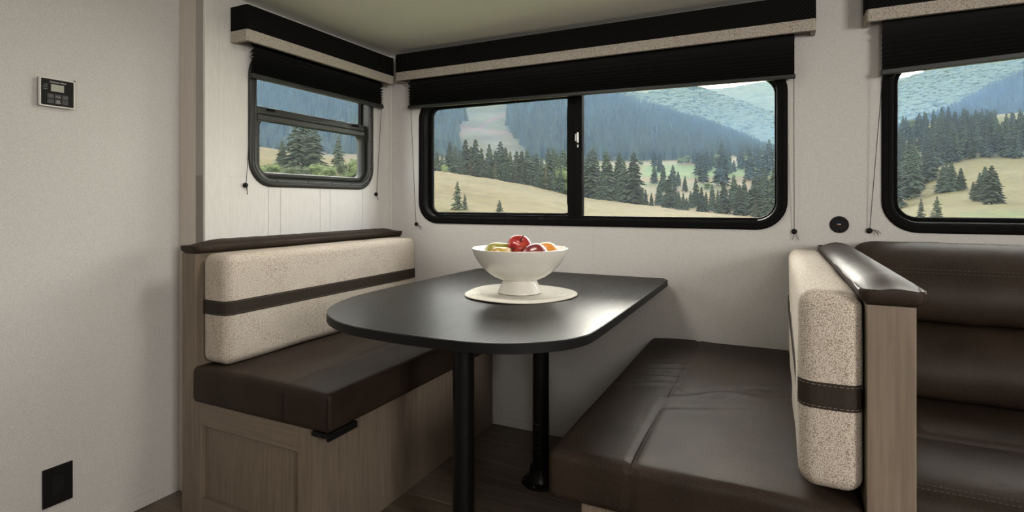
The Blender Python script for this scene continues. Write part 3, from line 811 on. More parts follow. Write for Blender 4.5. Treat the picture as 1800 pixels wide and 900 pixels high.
# ---- flush ceiling lamp over the dinette (just above the frame)
LX, LY = -0.95, 1.50
cl = empty('ceiling_lamp', (LX, LY, CEIL - .03), 'flat white ceiling lamp above the dinette table', 'lamp')
V, Fc = ring_geo([(0, .0005), (.002, .022), (.010, .028), (.022, .026), (.024, .0005)], (LX - .23, LX + .23, LY - .16, LY + .16), .04, lambda a, n, b: (a, b, CEIL - n), 6)
mesh('lamp_frame', V, Fc, 'white_plastic', cl, smooth=True, sharp=40)
box('diffuser', simple('lamp_diffuser', (.8, .8, .78), .5, emit=((1.0, .95, .84), 6.0)), cl, LX - .208, LX + .208, LY - .138, LY + .138, CEIL - .020, CEIL - .0008)
ld = bpy.data.lights.new('ceiling_lamp_light', 'AREA'); ld.shape = 'RECTANGLE'; ld.size = .40; ld.size_y = .26; ld.energy = 7.6; ld.color = (1.0, .95, .87); ld.spread = R(172)
lo_ = bpy.data.objects.new('ceiling_lamp_light', ld); lo_.location = (0, 0, .004); put(lo_, cl)

# ---- table
tb = empty('dinette_table', (-.91, 1.80, 0), 'dark charcoal dinette table with rounded corners on two black posts', 'table')
ctrl = [(-.432, 2.40), (-.436, 2.455), (-.470, 2.490), (-.53, 2.4915), (-1.30, 2.4915), (-1.355, 2.485), (-1.386, 2.445), (-1.392, 2.39), (-1.396, 2.0), (-1.394, 1.64),
        (-1.366, 1.46), (-1.308, 1.328), (-1.218, 1.230), (-1.09, 1.163), (-.95, 1.140), (-.80, 1.136), (-.66, 1.147), (-.566, 1.182), (-.488, 1.247), (-.450, 1.310), (-.434, 1.395), (-.431, 1.70), (-.431, 2.1)]
out2 = [(p.x, p.y) for p in catmull([(a, b, 0) for a, b in ctrl], 5, True)]
TZ = .81
V, Fc = prism_geo(out2, 2, TZ - .026, TZ - .0012); mesh('edge_band', V, Fc, 'table_edge', tb, smooth=True, sharp=40, bevel=.003)
cxm, cym = -.91, 1.80
V, Fc = prism_geo([(cxm + (a-cxm)*.9965, cym + (b-cym)*.9965) for a, b in out2], 2, TZ - .006, TZ); top = mesh('table_top', V, Fc, 'table', tb, bevel=.0008, seg=1)
for k, (x, y) in enumerate(((-.874, 1.450), (-.874, 2.063))):
    V, Fc = lathe_geo([(.0335, .030), (.0335, .782)], x, y, 0, 32); lg = mesh('leg', V, Fc, 'leg_black', tb, smooth=True, sharp=40)
    V, Fc = lathe_geo([(.078, .001), (.080, .005), (.076, .010), (.058, .018), (.048, .035), (.044, .070), (.0345, .074), (.0345, .001)], x, y, 0, 36); fl = mesh('floor_flange', V, Fc, 'leg_black', lg, smooth=True, sharp=30)
    for q in range(6):
        a = R(q*60 + 30); V, Fc = disc_geo((x + .069*math.cos(a), y + .069*math.sin(a), .0105), (0, 0, 1), .0045, .003, 10, .003); mesh('screw', V, Fc, 'steel', fl)
    V, Fc = lathe_geo([(.0345, .752), (.072, .760), (.078, .778), (.078, .7835), (.0345, .7835)], x, y, 0, 32); mesh('top_flange', V, Fc, 'leg_black', lg, smooth=True, sharp=30)
    # printed warning wrapped round the post
    mb = MB(); rr = .03375; lr = random.Random(k)
    for j, z in enumerate((.245, .225, .19, .175, .165, .155, .147, .135) if k else (.118, .110, .098, .09, .08)):
        a0 = R(-150 + lr.uniform(0, 40)); a1 = a0 + R(lr.uniform(25, 75)); n = 8
        pv = [(x + rr*math.cos(a0 + (a1-a0)*i/n), y + rr*math.sin(a0 + (a1-a0)*i/n)) for i in range(n+1)]
        hgt = .005 if j < 1 else .0018
        mb.add([(p[0], p[1], z) for p in pv] + [(p[0], p[1], z + hgt) for p in pv], [(i, i+1, n+2+i, n+1+i) for i in range(n)])
    mb.build('warning_print', simple('faint_print', (.05, .05, .05), .6) if k else 'print_grey', lg)['kind'] = 'stuff'

# ---- placemat: one cord wound in a spiral
pm = empty('placemat', (-.86, 1.83, TZ), 'round cream braided cord placemat under the fruit bowl', 'placemat')
def mat_geo():
    V, Fc = [], []; n = 96; Rm = .207; rings_ = 22
    def zoff(r, q): return .0018*(r/Rm)**4*(1 + math.sin(3*q + .6)) + .0004
    prof = []
    for i in range(rings_):
        r0 = Rm*i/rings_; w = Rm/rings_
        for s, h in ((0.0, .0022), (.28, .0042), (.55, .0046), (.82, .0040)): prof.append((r0 + w*s, h))
    prof.append((Rm, .0020)); prof.append((Rm, .0)); 
    for (r, h) in prof:
        for k in range(n):
            q = 2*math.pi*k/n; rr = r*(1 + (.020*math.sin(3*q+.5) + .012*math.sin(5*q+1))*(r/Rm)**2)
            V.append((-.86 + max(rr, 1e-4)*math.cos(q), 1.83 + max(rr, 1e-4)*math.sin(q), TZ + .0003 + h + zoff(r, q)))
    for i in range(len(prof)-1):
        for k in range(n): Fc.append((i*n+k, i*n+(k+1) % n, (i+1)*n+(k+1) % n, (i+1)*n+k))
    Fc.append(tuple(range(n))); Fc.append(tuple((len(prof)-1)*n+k for k in range(n)))
    return V, Fc
V, Fc = mat_geo(); mesh('woven_cord', V, Fc, 'mat', pm, smooth=True, sharp=60)

# ---- bowl
BX, BY, BZ = -.86, 1.83, TZ + .0056
bw = empty('fruit_bowl', (BX, BY, BZ), 'glossy white footed bowl holding fruit on the table', 'bowl')
outer = [(.078, 0), (.081, .003), (.079, .012), (.070, .030), (.064, .043), (.062, .049)]
V, Fc = lathe_geo(outer + [(.050, .049), (.055, .030), (.064, .008), (.066, .0)], BX, BY, BZ, 64, close=True); mesh('foot', V, Fc, 'porcelain', bw, smooth=True, sharp=50)
bo = [(.0005, .0475), (.055, .0475), (.075, .052), (.100, .0635), (.122, .079), (.142, .098), (.158, .119), (.170, .141), (.178, .163), (.1785, .166)]
bi = [(.1765, .1668), (.1745, .164), (.166, .142), (.154, .121), (.138, .1015), (.118, .083), (.096, .068), (.072, .0575), (.05, .0535), (.0005, .053)]
V, Fc = lathe_geo(bo + bi, BX, BY, BZ, 72); mesh('bowl', V, Fc, 'porcelain', bw, smooth=True, sharp=60)

# ---- fruit
def apple_geo(r, h, lobes=5, dip=.22, taper=.18, seed=0):
    V, Fc = [], []; n, m = 40, 26
    for i in range(m + 1):
        t = math.pi*i/m
        for k in range(n):
            q = 2*math.pi*k/n
            rad = math.sin(t)*(1 + taper*math.cos(t)) * (1 + .045*math.cos(lobes*q + seed)*(.35 + .65*abs(math.cos(t))))
            z = math.cos(t) - dip*math.exp(-(math.sin(t)/.34)**2)*(1 if t < math.pi/2 else -.6)
            V.append((r*rad*math.cos(q), r*rad*math.sin(q), h*z))
    for i in range(m):
        for k in range(n): Fc.append((i*n+k, i*n+(k+1) % n, (i+1)*n+(k+1) % n, (i+1)*n+k))
    return V, Fc
def pear_geo(r, h, neck=.55):
    V, Fc = [], []; n, m = 36, 26
    for i in range(m + 1):
        t = math.pi*i/m; c = math.cos(t)
        f = 1 - (1-neck)*smoothstep(-.2, .95, c)
        for k in range(n):
            q = 2*math.pi*k/n; V.append((r*math.sin(t)*f*math.cos(q), r*math.sin(t)*f*math.sin(q), h*c))
    for i in range(m):
        for k in range(n): Fc.append((i*n+k, i*n+(k+1) % n, (i+1)*n+(k+1) % n, (i+1)*n+k))
    return V, Fc
def place_fruit(name, geo, mat, loc, rot, label, cat, stem=None, stem_r=.0018):
    V, Fc = geo
    rm = Matrix.Rotation(R(rot[2]), 3, 'Z') @ Matrix.Rotation(R(rot[1]), 3, 'Y') @ Matrix.Rotation(R(rot[0]), 3, 'X')
    L_ = Vector(loc)
    t = empty(name, loc, label, cat, 'fruit in the white bowl')
    mesh('flesh', [tuple(rm @ Vector(v) + L_) for v in V], Fc, mat, t, smooth=True)
    if stem: tube('stem', 'stem', t, [tuple(rm @ Vector(s) + L_) for s in stem], stem_r, 8)
rt = Vector((CS, SN, 0)); fw = Vector((-SN, CS, 0))
def fb(a, f, z): v = Vector((BX, BY, BZ)) + rt*a + fw*f; return (v.x, v.y, BZ + z)
place_fruit('apple', apple_geo(.046, .043, 5, .30, .17), 'apple_red', fb(-.002, .020, .166), (32, 10, 22), 'shiny bright red apple on top of the fruit in the bowl', 'apple', [(0, 0, .026), (.003, 0, .040), (.009, 0, .058)], .0022)
place_fruit('apple', apple_geo(.050, .044, 5, .22, .10, 1.2), 'apple_dark', fb(.056, -.066, .138), (-100, 10, 30), 'dark maroon apple lying in front of the orange', 'apple')
place_fruit('orange', apple_geo(.046, .045, 2, .04, .0), 'orange', fb(.100, .020, .142), (0, 0, 0), 'ripe orange leaning on the right side of the bowl', 'orange')
place_fruit('pear', pear_geo(.042, .056, .60), 'pear_green', fb(-.086, .030, .146), (0, 62, 40), 'green pear resting at the left side of the bowl', 'pear', [(0, 0, .054), (.002, 0, .066), (.006, 0, .072)])
place_fruit('pear', pear_geo(.038, .050, .60), 'pear_gold', fb(-.072, -.060, .140), (0, 62, 55), 'golden yellow pear with a dark stem at the bowl front', 'pear', [(0, 0, .048), (.001, 0, .060), (.005, .001, .070)])

# ---- sofa
sf = empty('sofa', (1.05, 2.05, 0), 'dark brown leather sofa with a rolled back under the right window', 'sofa')
SX0, SX1 = .262, 1.90
def roll(name, prof, parent, x0, x1, mat='leather', endr=.07, wob=.004, seed=0, n=5):
    P = catmull([(a, b, 0) for a, b in prof], n, True); cx = sum(p.x for p in P)/len(P); cz = sum(p.y for p in P)/len(P)
    xs = []
    for k in range(7): xs.append((x0 + endr*(1-math.cos(math.pi/2*k/6)), .80 + .20*math.sin(math.pi/2*k/6)))
    m = int((x1-x0-2*endr)/.025)
    xs += [(x0 + endr + (x1-x0-2*endr)*k/m, 1) for k in range(1, m)]
    xs += [(x0 + x1 - a, s) for a, s in xs[:7][::-1]]
    V, Fc = [], []; N_ = len(P)
    for (x, s) in xs:
        for p in P:
            w = wob*noise.noise(Vector((x*9, p.x*8 + seed, p.y*8)))
            V.append((x, cx + (p.x-cx)*s + w, cz + (p.y-cz)*s + w*.6))
    for i in range(len(xs)-1):
        for k in range(N_): Fc.append((i*N_+k, i*N_+(k+1) % N_, (i+1)*N_+(k+1) % N_, (i+1)*N_+k))
    Fc.append(tuple(range(N_))); Fc.append(tuple((len(xs)-1)*N_+k for k in range(N_)))
    return mesh(name, V, Fc, mat, parent, smooth=True, sharp=70)
hr = roll('headrest_roll', [(2.462, .74), (2.465, .90), (2.455, .985), (2.42, 1.006), (2.36, .985), (2.305, .925), (2.268, .86), (2.262, .80), (2.285, .752), (2.34, .732), (2.41, .73)], sf, SX0, SX1, seed=1)
roll('lumbar_roll', [(2.462, .50), (2.465, .62), (2.46, .73), (2.38, .736), (2.28, .728), (2.21, .69), (2.168, .63), (2.158, .57), (2.185, .518), (2.25, .497), (2.36, .495)], sf, SX0, SX1, seed=2, endr=.05)
roll('seat_rear', [(2.46, .36), (2.46, .46), (2.40, .492), (2.25, .497), (2.10, .483), (2.03, .470), (2.002, .452), (2.0, .40), (2.05, .36), (2.25, .35)], sf, SX0, SX1, seed=3, endr=.03, wob=.002)
sfx = roll('seat_front', [(2.02, .30), (2.012, .40), (1.99, .447), (1.93, .464), (1.85, .466), (1.76, .455), (1.70, .432), (1.662, .395), (1.650, .33), (1.655, .25), (1.68, .20), (1.80, .19), (1.95, .20)], sf, SX0, SX1, seed=4, endr=.03, wob=.003)
roll('base', [(2.44, .03), (2.44, .30), (2.2, .345), (1.95, .29), (1.70, .19), (1.68, .10), (1.70, .03), (2.0, .03)], sf, SX0 + .01, SX1 - .01, seed=5, endr=.02)
def stitch_row(parent, pts, r=.0012, step=.012):
    mb = MB()
    for (p, q) in zip(pts[:-1], pts[1:]):
        p = Vector(p); q = Vector(q); k = max(1, int((q-p).length/step))
        for i in range(k): mb.add(*tube_geo([p.lerp(q, (i+.15)/k), p.lerp(q, (i+.8)/k)], r, 5))
    return mb.build('stitching', 'stitch', parent)
for (y, z) in ((2.3010, .9185), (2.2935, .9075)): stitch_row(hr, [(SX0 + .07 + i*.2, y - .003, z + .002) for i in range(8)])
for (y, z) in ((1.6990, .4330), (1.689, .4255)): stitch_row(sfx, [(SX0 + .05 + i*.2, y - .002, z + .003) for i in range(8)])

# ================================================================== the country outside
# The land is laid out by bearing and distance from the parked trailer: bearing u is the sideways run per metre
# ahead along the heading (-SN, CS), and e is the rise of the line of sight, both given in 1/956ths.
def land(xp, d): u = (xp - 900.0)/FPX; return (d*(-SN + u*CS), d*(CS + u*SN))
def rise(yp, d): return EYE + (HORIZON - yp)/FPX*d
def interp(x, xs, ys): return float(np.interp(x, xs, ys))
KX = [-600, 200, 445, 540, 632, 760, 850, 930, 1000, 1100, 1200, 1340, 1450, 1577, 1650, 1720, 1800, 2600]
def rowz(d, ys): return [rise(y, d) for y in ys]
GROUND = -0.95
MEADOW = [  # distance, ground height per bearing in KX
    (8,   [GROUND]*18), (28, [GROUND]*18),
    (62,  rowz(62,  [330, 325, 322, 326, 334, 352, 362, 370, 377, 384, 388, 391, 391, 388, 386, 385, 384, 370])),
    (90,  rowz(90,  [280, 275, 276, 284, 298, 318, 330, 342, 356, 367, 377, 387, 389, 378, 366, 360, 356, 330])),
    (120, rowz(120, [250, 250, 257, 270, 285, 300, 312, 326, 344, 357, 370, 384, 388, 370, 345, 335, 328, 300])),
    (150, rowz(150, [260, 258, 266, 280, 296, 312, 324, 338, 352, 363, 372, 382, 380, 355, 322, 308, 300, 270])),
    (190, rowz(190, [275, 272, 280, 292, 305, 318, 330, 340, 350, 358, 364, 372, 366, 332, 295, 281, 280, 250])),
    (260, rowz(260, [280, 278, 284, 292, 300, 310, 318, 325, 333, 337, 341, 346, 335, 280, 248, 240, 238, 215])),
    (350, rowz(350, [278, 276, 280, 285, 290, 298, 304, 310, 316, 319, 322, 322, 305, 235, 212, 204, 198, 185])),
    (420, rowz(420, [275, 274, 276, 280, 284, 290, 295, 300, 304, 306, 306, 303, 288, 236, 218, 212, 206, 195])),
    (560, rowz(560, [272, 270, 272, 274, 276, 280, 283, 286, 288, 287, 284, 276, 264, 240, 228, 224, 220, 205])),
    (760, rowz(760, [262, 260, 262, 264, 265, 268, 270, 273, 276, 278, 276, 268, 258, 240, 232, 228, 224, 210]))]
RIDGE_Y = {  # crest line of the three ranges
    'near': ([-600, 200, 445, 632, 760, 850, 930, 1000, 1025, 1100, 1150, 1200, 1250, 1300, 1350, 1400, 1480, 1577, 1650, 1687, 1730, 1783, 1850, 2600],
             [60, 70, 85, 95, 105, 112, 124, 142, 152, 178, 195, 210, 225, 245, 268, 280, 262, 232, 206, 190, 165, 140, 118, 90]),
    'mid':  ([-600, 445, 760, 900, 1000, 1100, 1196, 1220, 1250, 1310, 1364, 1420, 1500, 1577, 1623, 1659, 1687, 1712, 1800, 2600],
             [110, 120, 140, 150, 154, 149, 149.5, 155, 169, 186, 208, 214, 190, 156, 133, 123, 117, 108, 85, 40]),
    'far':  ([-600, 900, 1100, 1180, 1232, 1280, 1310, 1340, 1364, 1430, 1500, 1577, 1640, 1800, 2600],
             [150, 170, 175, 168, 157, 153, 149, 142, 139, 132, 134, 138, 130, 120, 100])}
def meadow_z(xp, d):
    ds = [m[0] for m in MEADOW]; d = max(ds[0], min(ds[-1], d))
    for i in range(len(ds) - 1):
        if ds[i] <= d <= ds[i+1]:
            t = (d - ds[i])/(ds[i+1] - ds[i]); t = t*t*(3 - 2*t)*.5 + t*.5
            return interp(xp, KX, MEADOW[i][1])*(1-t) + interp(xp, KX, MEADOW[i+1][1])*t
def hill_z(rng_, xp, d, d0, dc, d1, y0):
    """rises from the line of sight y0 at d0 to the crest at dc, then falls away to d1"""
    xs, ys = RIDGE_Y[rng_]; zc = rise(interp(xp, xs, ys), dc); z0 = rise(y0, d0)
    if d <= dc:
        t = (d - d0)/(dc - d0); return z0 + (zc - z0)*(t**1.05)
    t = (d - dc)/(d1 - dc); return zc - (zc*.55)*t

def terrain(name, xs, ds, zfun, mat, label, lumps=0.0, colf=None):
    V, Fc = [], []; n = len(xs)
    for d in ds:
        for xp in xs:
            X_, Y_ = land(xp, d); z = zfun(xp, d)
            if lumps: z += lumps*noise.fractal(Vector((X_/(lumps*14), Y_/(lumps*14), 0)), 1.0, 2.0, 4)
            V.append((X_, Y_, z))
    for i in range(len(ds)-1):
        for k in range(n-1): Fc.append((i*n+k, i*n+k+1, (i+1)*n+k+1, (i+1)*n+k))
    me = bpy.data.meshes.new(name); me.from_pydata(V, [], Fc); me.materials.append(M[mat])
    me.polygons.foreach_set('use_smooth', [True]*len(Fc))
    if colf:
        at = me.color_attributes.new('land_cover', 'FLOAT_COLOR', 'POINT')
        at.data.foreach_set('color', np.array([(*colf(xp, d), 1) for d in ds for xp in xs], dtype=np.float32).ravel())
    o = bpy.data.objects.new(name, me); COL.objects.link(o); tag(o, label, None, None, 'structure')
    return o

def cover_mat(name, nscale, amt, rough=0.95):
    m, nt, b = new_mat(name); N, L = nt.nodes, nt.links
    at = N.new('ShaderNodeAttribute'); at.attribute_name = 'land_cover'
    tc = N.new('ShaderNodeTexCoord'); t = N.new('ShaderNodeTexNoise'); t.inputs['Scale'].default_value = nscale; t.inputs['Detail'].default_value = 8
    L.new(tc.outputs['Object'], t.inputs['Vector'])
    mr = N.new('ShaderNodeMapRange'); mr.inputs['From Min'].default_value = .3; mr.inputs['From Max'].default_value = .7
    mr.inputs['To Min'].default_value = 1-amt; mr.inputs['To Max'].default_value = 1+amt
    sc_ = N.new('ShaderNodeVectorMath'); sc_.operation = 'SCALE'
    L.new(t.outputs['Fac'], mr.inputs['Value']); L.new(at.outputs['Color'], sc_.inputs[0]); L.new(mr.outputs[0], sc_.inputs['Scale'])
    L.new(sc_.outputs[0], b.inputs['Base Color']); b.inputs['Roughness'].default_value = rough; b.inputs['Specular IOR Level'].default_value = .1
    return m
M['grassland'] = cover_mat('grassland', .6, .34)
M['hillside'] = cover_mat('hillside', .02, .3)
def leafmat(name, col, var=.35):
    m, nt, b = new_mat(name); N, L = nt.nodes, nt.links
    oi = N.new('ShaderNodeObjectInfo'); mr = N.new('ShaderNodeMapRange'); mr.inputs['To Min'].default_value = 1-var; mr.inputs['To Max'].default_value = 1+var
    tc = N.new('ShaderNodeTexCoord'); t = N.new('ShaderNodeTexNoise'); t.inputs['Scale'].default_value = .05; t.inputs['Detail'].default_value = 6
    L.new(tc.outputs['Object'], t.inputs['Vector'])
    m2 = N.new('ShaderNodeMapRange'); m2.inputs['From Min'].default_value = .3; m2.inputs['From Max'].default_value = .7; m2.inputs['To Min'].default_value = .75; m2.inputs['To Max'].default_value = 1.25
    L.new(t.outputs['Fac'], m2.inputs['Value'])
    mu = N.new('ShaderNodeMath'); mu.operation = 'MULTIPLY'
    L.new(oi.outputs['Random'], mr.inputs['Value']); L.new(mr.outputs[0], mu.inputs[0]); L.new(m2.outputs[0], mu.inputs[1])
    s_ = N.new('ShaderNodeVectorMath'); s_.operation = 'SCALE'; s_.inputs[0].default_value = col
    L.new(mu.outputs[0], s_.inputs['Scale']); L.new(s_.outputs[0], b.inputs['Base Color'])
    b.inputs['Roughness'].default_value = .9; b.inputs['Specular IOR Level'].default_value = .15
    return m
M['spruce'] = leafmat('spruce_needles', (0.0187, 0.0272, 0.0149))
M['spruce_light'] = leafmat('larch_needles', (0.0374, 0.0374, 0.0196))
M['leaves'] = leafmat('broad_leaves', (0.0515, 0.0702, 0.0243))
M['leaves_dark'] = leafmat('dark_leaves', (0.0299, 0.0412, 0.0187))
M['forest'] = leafmat('forest_far', (0.0169, 0.0252, 0.0169), .0)
M['forest_broad'] = leafmat('forest_broadleaf', (0.0281, 0.0412, 0.0225), .0)
M['bark'] = simple('bark', (0.0520, 0.0416, 0.0338), .95)

# land cover colours (albedo)
TAN, GOLD, GREEN, LUSH, PATH = (0.0449, 0.0325, 0.0137), (0.0416, 0.0377, 0.0097), (0.0247, 0.0312, 0.0097), (0.0221, 0.0403, 0.0072), (0.0520, 0.0351, 0.0312)
def mixc(a, b, t): return tuple(p + (q-p)*t for p, q in zip(a, b))
def meadow_col(xp, d):
    X_, Y_ = land(xp, d); n = noise.noise(Vector((X_/28, Y_/28, 0)))*.5 + .5
    c = mixc(GOLD, TAN, n)
    if d > 98 and xp < 1450: c = mixc(c, TAN, smoothstep(98, 122, d)*.8)
    if 100 < d < 240: c = mixc(c, GREEN, .25*smoothstep(.4, .8, n))
    if xp > 1500:
        c = mixc(mixc(TAN, GOLD, .6), GREEN, .35*n)
        if d < 75 and xp > 1690: c = mixc(c, LUSH, .55)
        if d > 300: c = mixc(c, GREEN, .5)
    elif d > 240:
        c = mixc(TAN, GREEN, smoothstep(.35, .7, n))
        y = HORIZON - (meadow_z(xp, d) - EYE)/d*FPX
        if xp > 1130 and 290 < y < 312: c = LUSH
        if 1020 < xp < 1130 and 291 < y < 296: c = mixc(c, LUSH, .6)
    return c
dm = list(np.linspace(8, 60, 12)) + list(np.linspace(64, 200, 50)) + list(np.linspace(206, 760, 60))
xm = list(np.linspace(-600, 400, 30)) + list(np.linspace(410, 1850, 210)) + list(np.linspace(1870, 2600, 22))
meadow = terrain('ground_meadow', xm, dm, meadow_z, 'grassland', 'dry golden meadow sloping down to the right outside the windows', .25, meadow_col)
# turf under and around the trailer so the land closes up to it
mb = MB(); mb.box(-30, 30, -30, 14, GROUND - .4, GROUND - .02); apron = mb.build('ground_lawn', simple('turf', (0.1040, 0.1105, 0.0520), .95)); tag(apron, kind='structure')

NEAR = (640, 1300, 1800, 285); MID = (1500, 2600, 3400, 270); FAR = (3000, 4300, 5200, 260)
def near_z(xp, d): return hill_z('near', xp, d, *NEAR)
def mid_z(xp, d): return hill_z('mid', xp, d, *MID)
def far_z(xp, d): return hill_z('far', xp, d, *FAR)
def sight(zf, xp, d): return HORIZON - (zf(xp, d) - EYE)/d*FPX
def in_clearing(xp, y):
    """the ski-slope like opening in the near forest"""
    if 1020 > xp > 730 and y > 172:
        l = interp(y, [172, 195, 212, 220, 235, 262], [822, 818, 820, 802, 806, 812]); r = interp(y, [172, 190, 205, 226, 238, 262], [884, 893, 890, 893, 902, 925])
        return l < xp < r
    return False
def near_col(xp, d):
    y = sight(near_z, xp, d)
    if in_clearing(xp, y):
        n = noise.noise(Vector((xp/14., y/6., 0)))*.5 + .5
        c = mixc((0.0307, 0.0384, 0.0209), (0.0384, 0.0384, 0.0243), n)
        if abs(y - interp(xp, [806, 815, 838, 860, 893], [246, 232, 226, 212, 200])) < 2.6: c = PATH
        if abs(y - interp(xp, [820, 850, 880, 905], [222, 228, 233, 236])) < 2.8: c = PATH
        if y > 238: c = mixc(c, PATH, .45*n)
        return c
    return (0.0169, 0.0243, 0.0149)
dn = list(np.linspace(640, 1300, 110)) + list(np.linspace(1320, 1800, 14))
xh = list(np.linspace(-600, 400, 30)) + list(np.linspace(405, 1850, 300)) + list(np.linspace(1870, 2600, 24))
hill_a = terrain('hill_wooded', xh, dn, near_z, 'hillside', 'near wooded hillside with a grassy clearing beyond the meadow', 3.0, near_col)
def mid_col(xp, d):
    X_, Y_ = land(xp, d); n = noise.noise(Vector((X_/160, Y_/160, 4)))
    y = sight(mid_z, xp, d)
    if 1000 < xp < 1230 and y < 172 and n > -.05: return (0.0702, 0.0796, 0.0468)
    if n > .42: return (0.0608, 0.0749, 0.0421)
    return (0.0234, 0.0337, 0.0187)
dmid = list(np.linspace(1500, 2600, 70)) + list(np.linspace(2650, 3400, 12))
hill_b = terrain('hill_distant', xh[::2], dmid, mid_z, 'hillside', 'blue green forested mountain behind the near hillside', 9.0, mid_col)
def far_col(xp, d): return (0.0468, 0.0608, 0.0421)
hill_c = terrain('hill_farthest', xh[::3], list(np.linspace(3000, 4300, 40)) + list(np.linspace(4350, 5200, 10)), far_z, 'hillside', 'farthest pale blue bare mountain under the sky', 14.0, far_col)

# ---- trees
def conifer_mesh(name, seed, mat, spread=.20, whorls=24, per=8, gap=.0):
    rg = random.Random(seed); V, Fc, mi = [], [], []
    tv, tf = tube_geo([(0, 0, -.04), (0, 0, .5), (0, 0, .97)], [.018, .010, .002], 6)
    V += tv; Fc += [list(f) for f in tf]; mi += [1]*len(tf)
    for w in range(whorls):
        t = .10 + gap + (.88 - gap)*(w/(whorls-1))**.92
        L_ = (spread*(1-t)**.82 + .010)*rg.uniform(.85, 1.12)
        for b in range(per if t < .8 else per-2):
            q = 2*math.pi*(b + rg.uniform(-.3, .3))/per + w*1.9; l = L_*rg.uniform(.55, 1.18)
            ca, sa = math.cos(q), math.sin(q); droop = rg.uniform(.22, .55)*l + .006; wd = rg.uniform(.20, .34)*l + .004
            z0 = min(.955, t + rg.uniform(-.030, .030))
            def P(r, s, z): return (r*ca - s*sa, r*sa + s*ca, z)
            n = len(V)
            V += [P(0, 0, z0+.012), P(l*.45, wd, z0-droop*.38), P(l, 0, z0-droop), P(l*.45, -wd, z0-droop*.38), P(l*.55, 0, z0-droop*.45-.028), P(l*.5, 0, z0-droop*.18)]
            Fc += [[n, n+1, n+5], [n+1, n+2, n+5], [n+2, n+3, n+5], [n+3, n, n+5], [n+1, n+4, n+2], [n+3, n+2, n+4]]; mi += [0]*6
    me = bpy.data.meshes.new(name); me.from_pydata(V, [], Fc); me.materials.append(M[mat]); me.materials.append(M['bark'])
    me.polygons.foreach_set('material_index', mi); return me

def broad_meshes(name, seed, mat, lobes=7, leaves=520, trunk=.25):
    rg = random.Random(seed); V, Fc = [], []
    C = [(rg.uniform(-.22, .22), rg.uniform(-.22, .22), trunk + rg.uniform(.22, .62), rg.uniform(.16, .26)) for _ in range(lobes)]
    for (x, y, z, r) in C:
        bm = bmesh.new(); bmesh.ops.create_icosphere(bm, subdivisions=2, radius=r*.72)
        n = len(V)
        for v in bm.verts:
            k = 1 + .25*noise.noise(v.co*9 + Vector((x*40, y*40, z*40))); V.append((x + v.co.x*k, y + v.co.y*k, z + v.co.z*k*.9))
        Fc += [[n + v.index for v in f.verts] for f in bm.faces]; bm.free()
    for _ in range(leaves):
        x, y, z, r = rg.choice(C); d = Vector((rg.gauss(0, 1), rg.gauss(0, 1), rg.gauss(0, 1))).normalized()
        p = Vector((x, y, z)) + d*r*rg.uniform(.85, 1.08); a = d.orthogonal().normalized(); a.rotate(Matrix.Rotation(rg.uniform(0, 6.28), 3, d)); b = d.cross(a)
        tl = (d*.6 + Vector((rg.uniform(-1, 1), rg.uniform(-1, 1), rg.uniform(-1, 1)))*.5); s = rg.uniform(.035, .07); n = len(V)
        V += [tuple(p - a*s*.5), tuple(p + tl*s*.3 + b*s*.4), tuple(p + a*s*.8 + tl*s), tuple(p + tl*s*.3 - b*s*.4)]; Fc.append([n, n+1, n+2, n+3])
    me = bpy.data.meshes.new(name); me.from_pydata(V, [], Fc); me.materials.append(M[mat])
    tv, tf = tube_geo([(0, 0, -.04), (.01, 0, trunk*.6), (0, .01, trunk + .35)], [.035, .028, .012], 7)
    m2 = bpy.data.meshes.new(name + '_trunk'); m2.from_pydata(tv, [], [list(f) for f in tf]); m2.materials.append(M['bark'])
    return me, m2
CON = [conifer_mesh('spruce_a', 1, 'spruce', .19, 40, 8), conifer_mesh('spruce_b', 2, 'spruce', .165, 42, 8), conifer_mesh('spruce_c', 3, 'spruce', .23, 38, 8), conifer_mesh('spruce_d', 4, 'spruce', .205, 34, 8)]
LARCH = conifer_mesh('larch_a', 7, 'spruce_light', .21, 36, 8)
YOUNG = conifer_mesh('young_spruce', 9, 'spruce', .27, 15, 9)
PINE = conifer_mesh('tall_pine', 11, 'spruce', .27, 19, 8, .06)
BUSH = broad_meshes('bush', 5, 'leaves', 7, 620, .02)
BUSHD = broad_meshes('bush_dark', 6, 'leaves_dark', 8, 620, .02)
TREEB = broad_meshes('broadleaf', 8, 'leaves_dark', 8, 700, .22)
trg = random.Random(12)
TREES = []
SPOTS = []
def roomy(xp, d0, d1, top, spread=.23):
    """the distance within d0..d1 that leaves this tree most room among its neighbours"""
    best = None
    for k in range(14):
        d = trg.uniform(d0, d1); X_, Y_ = land(xp, d); r = max(1.5, rise(top, d) - meadow_z(xp, d))*spread
        gap = min([math.hypot(X_-a, Y_-b)/(r+c) for a, b, c in SPOTS] or [9])
        if best is None or gap > best[0]: best = (gap, d)
    return best[1]
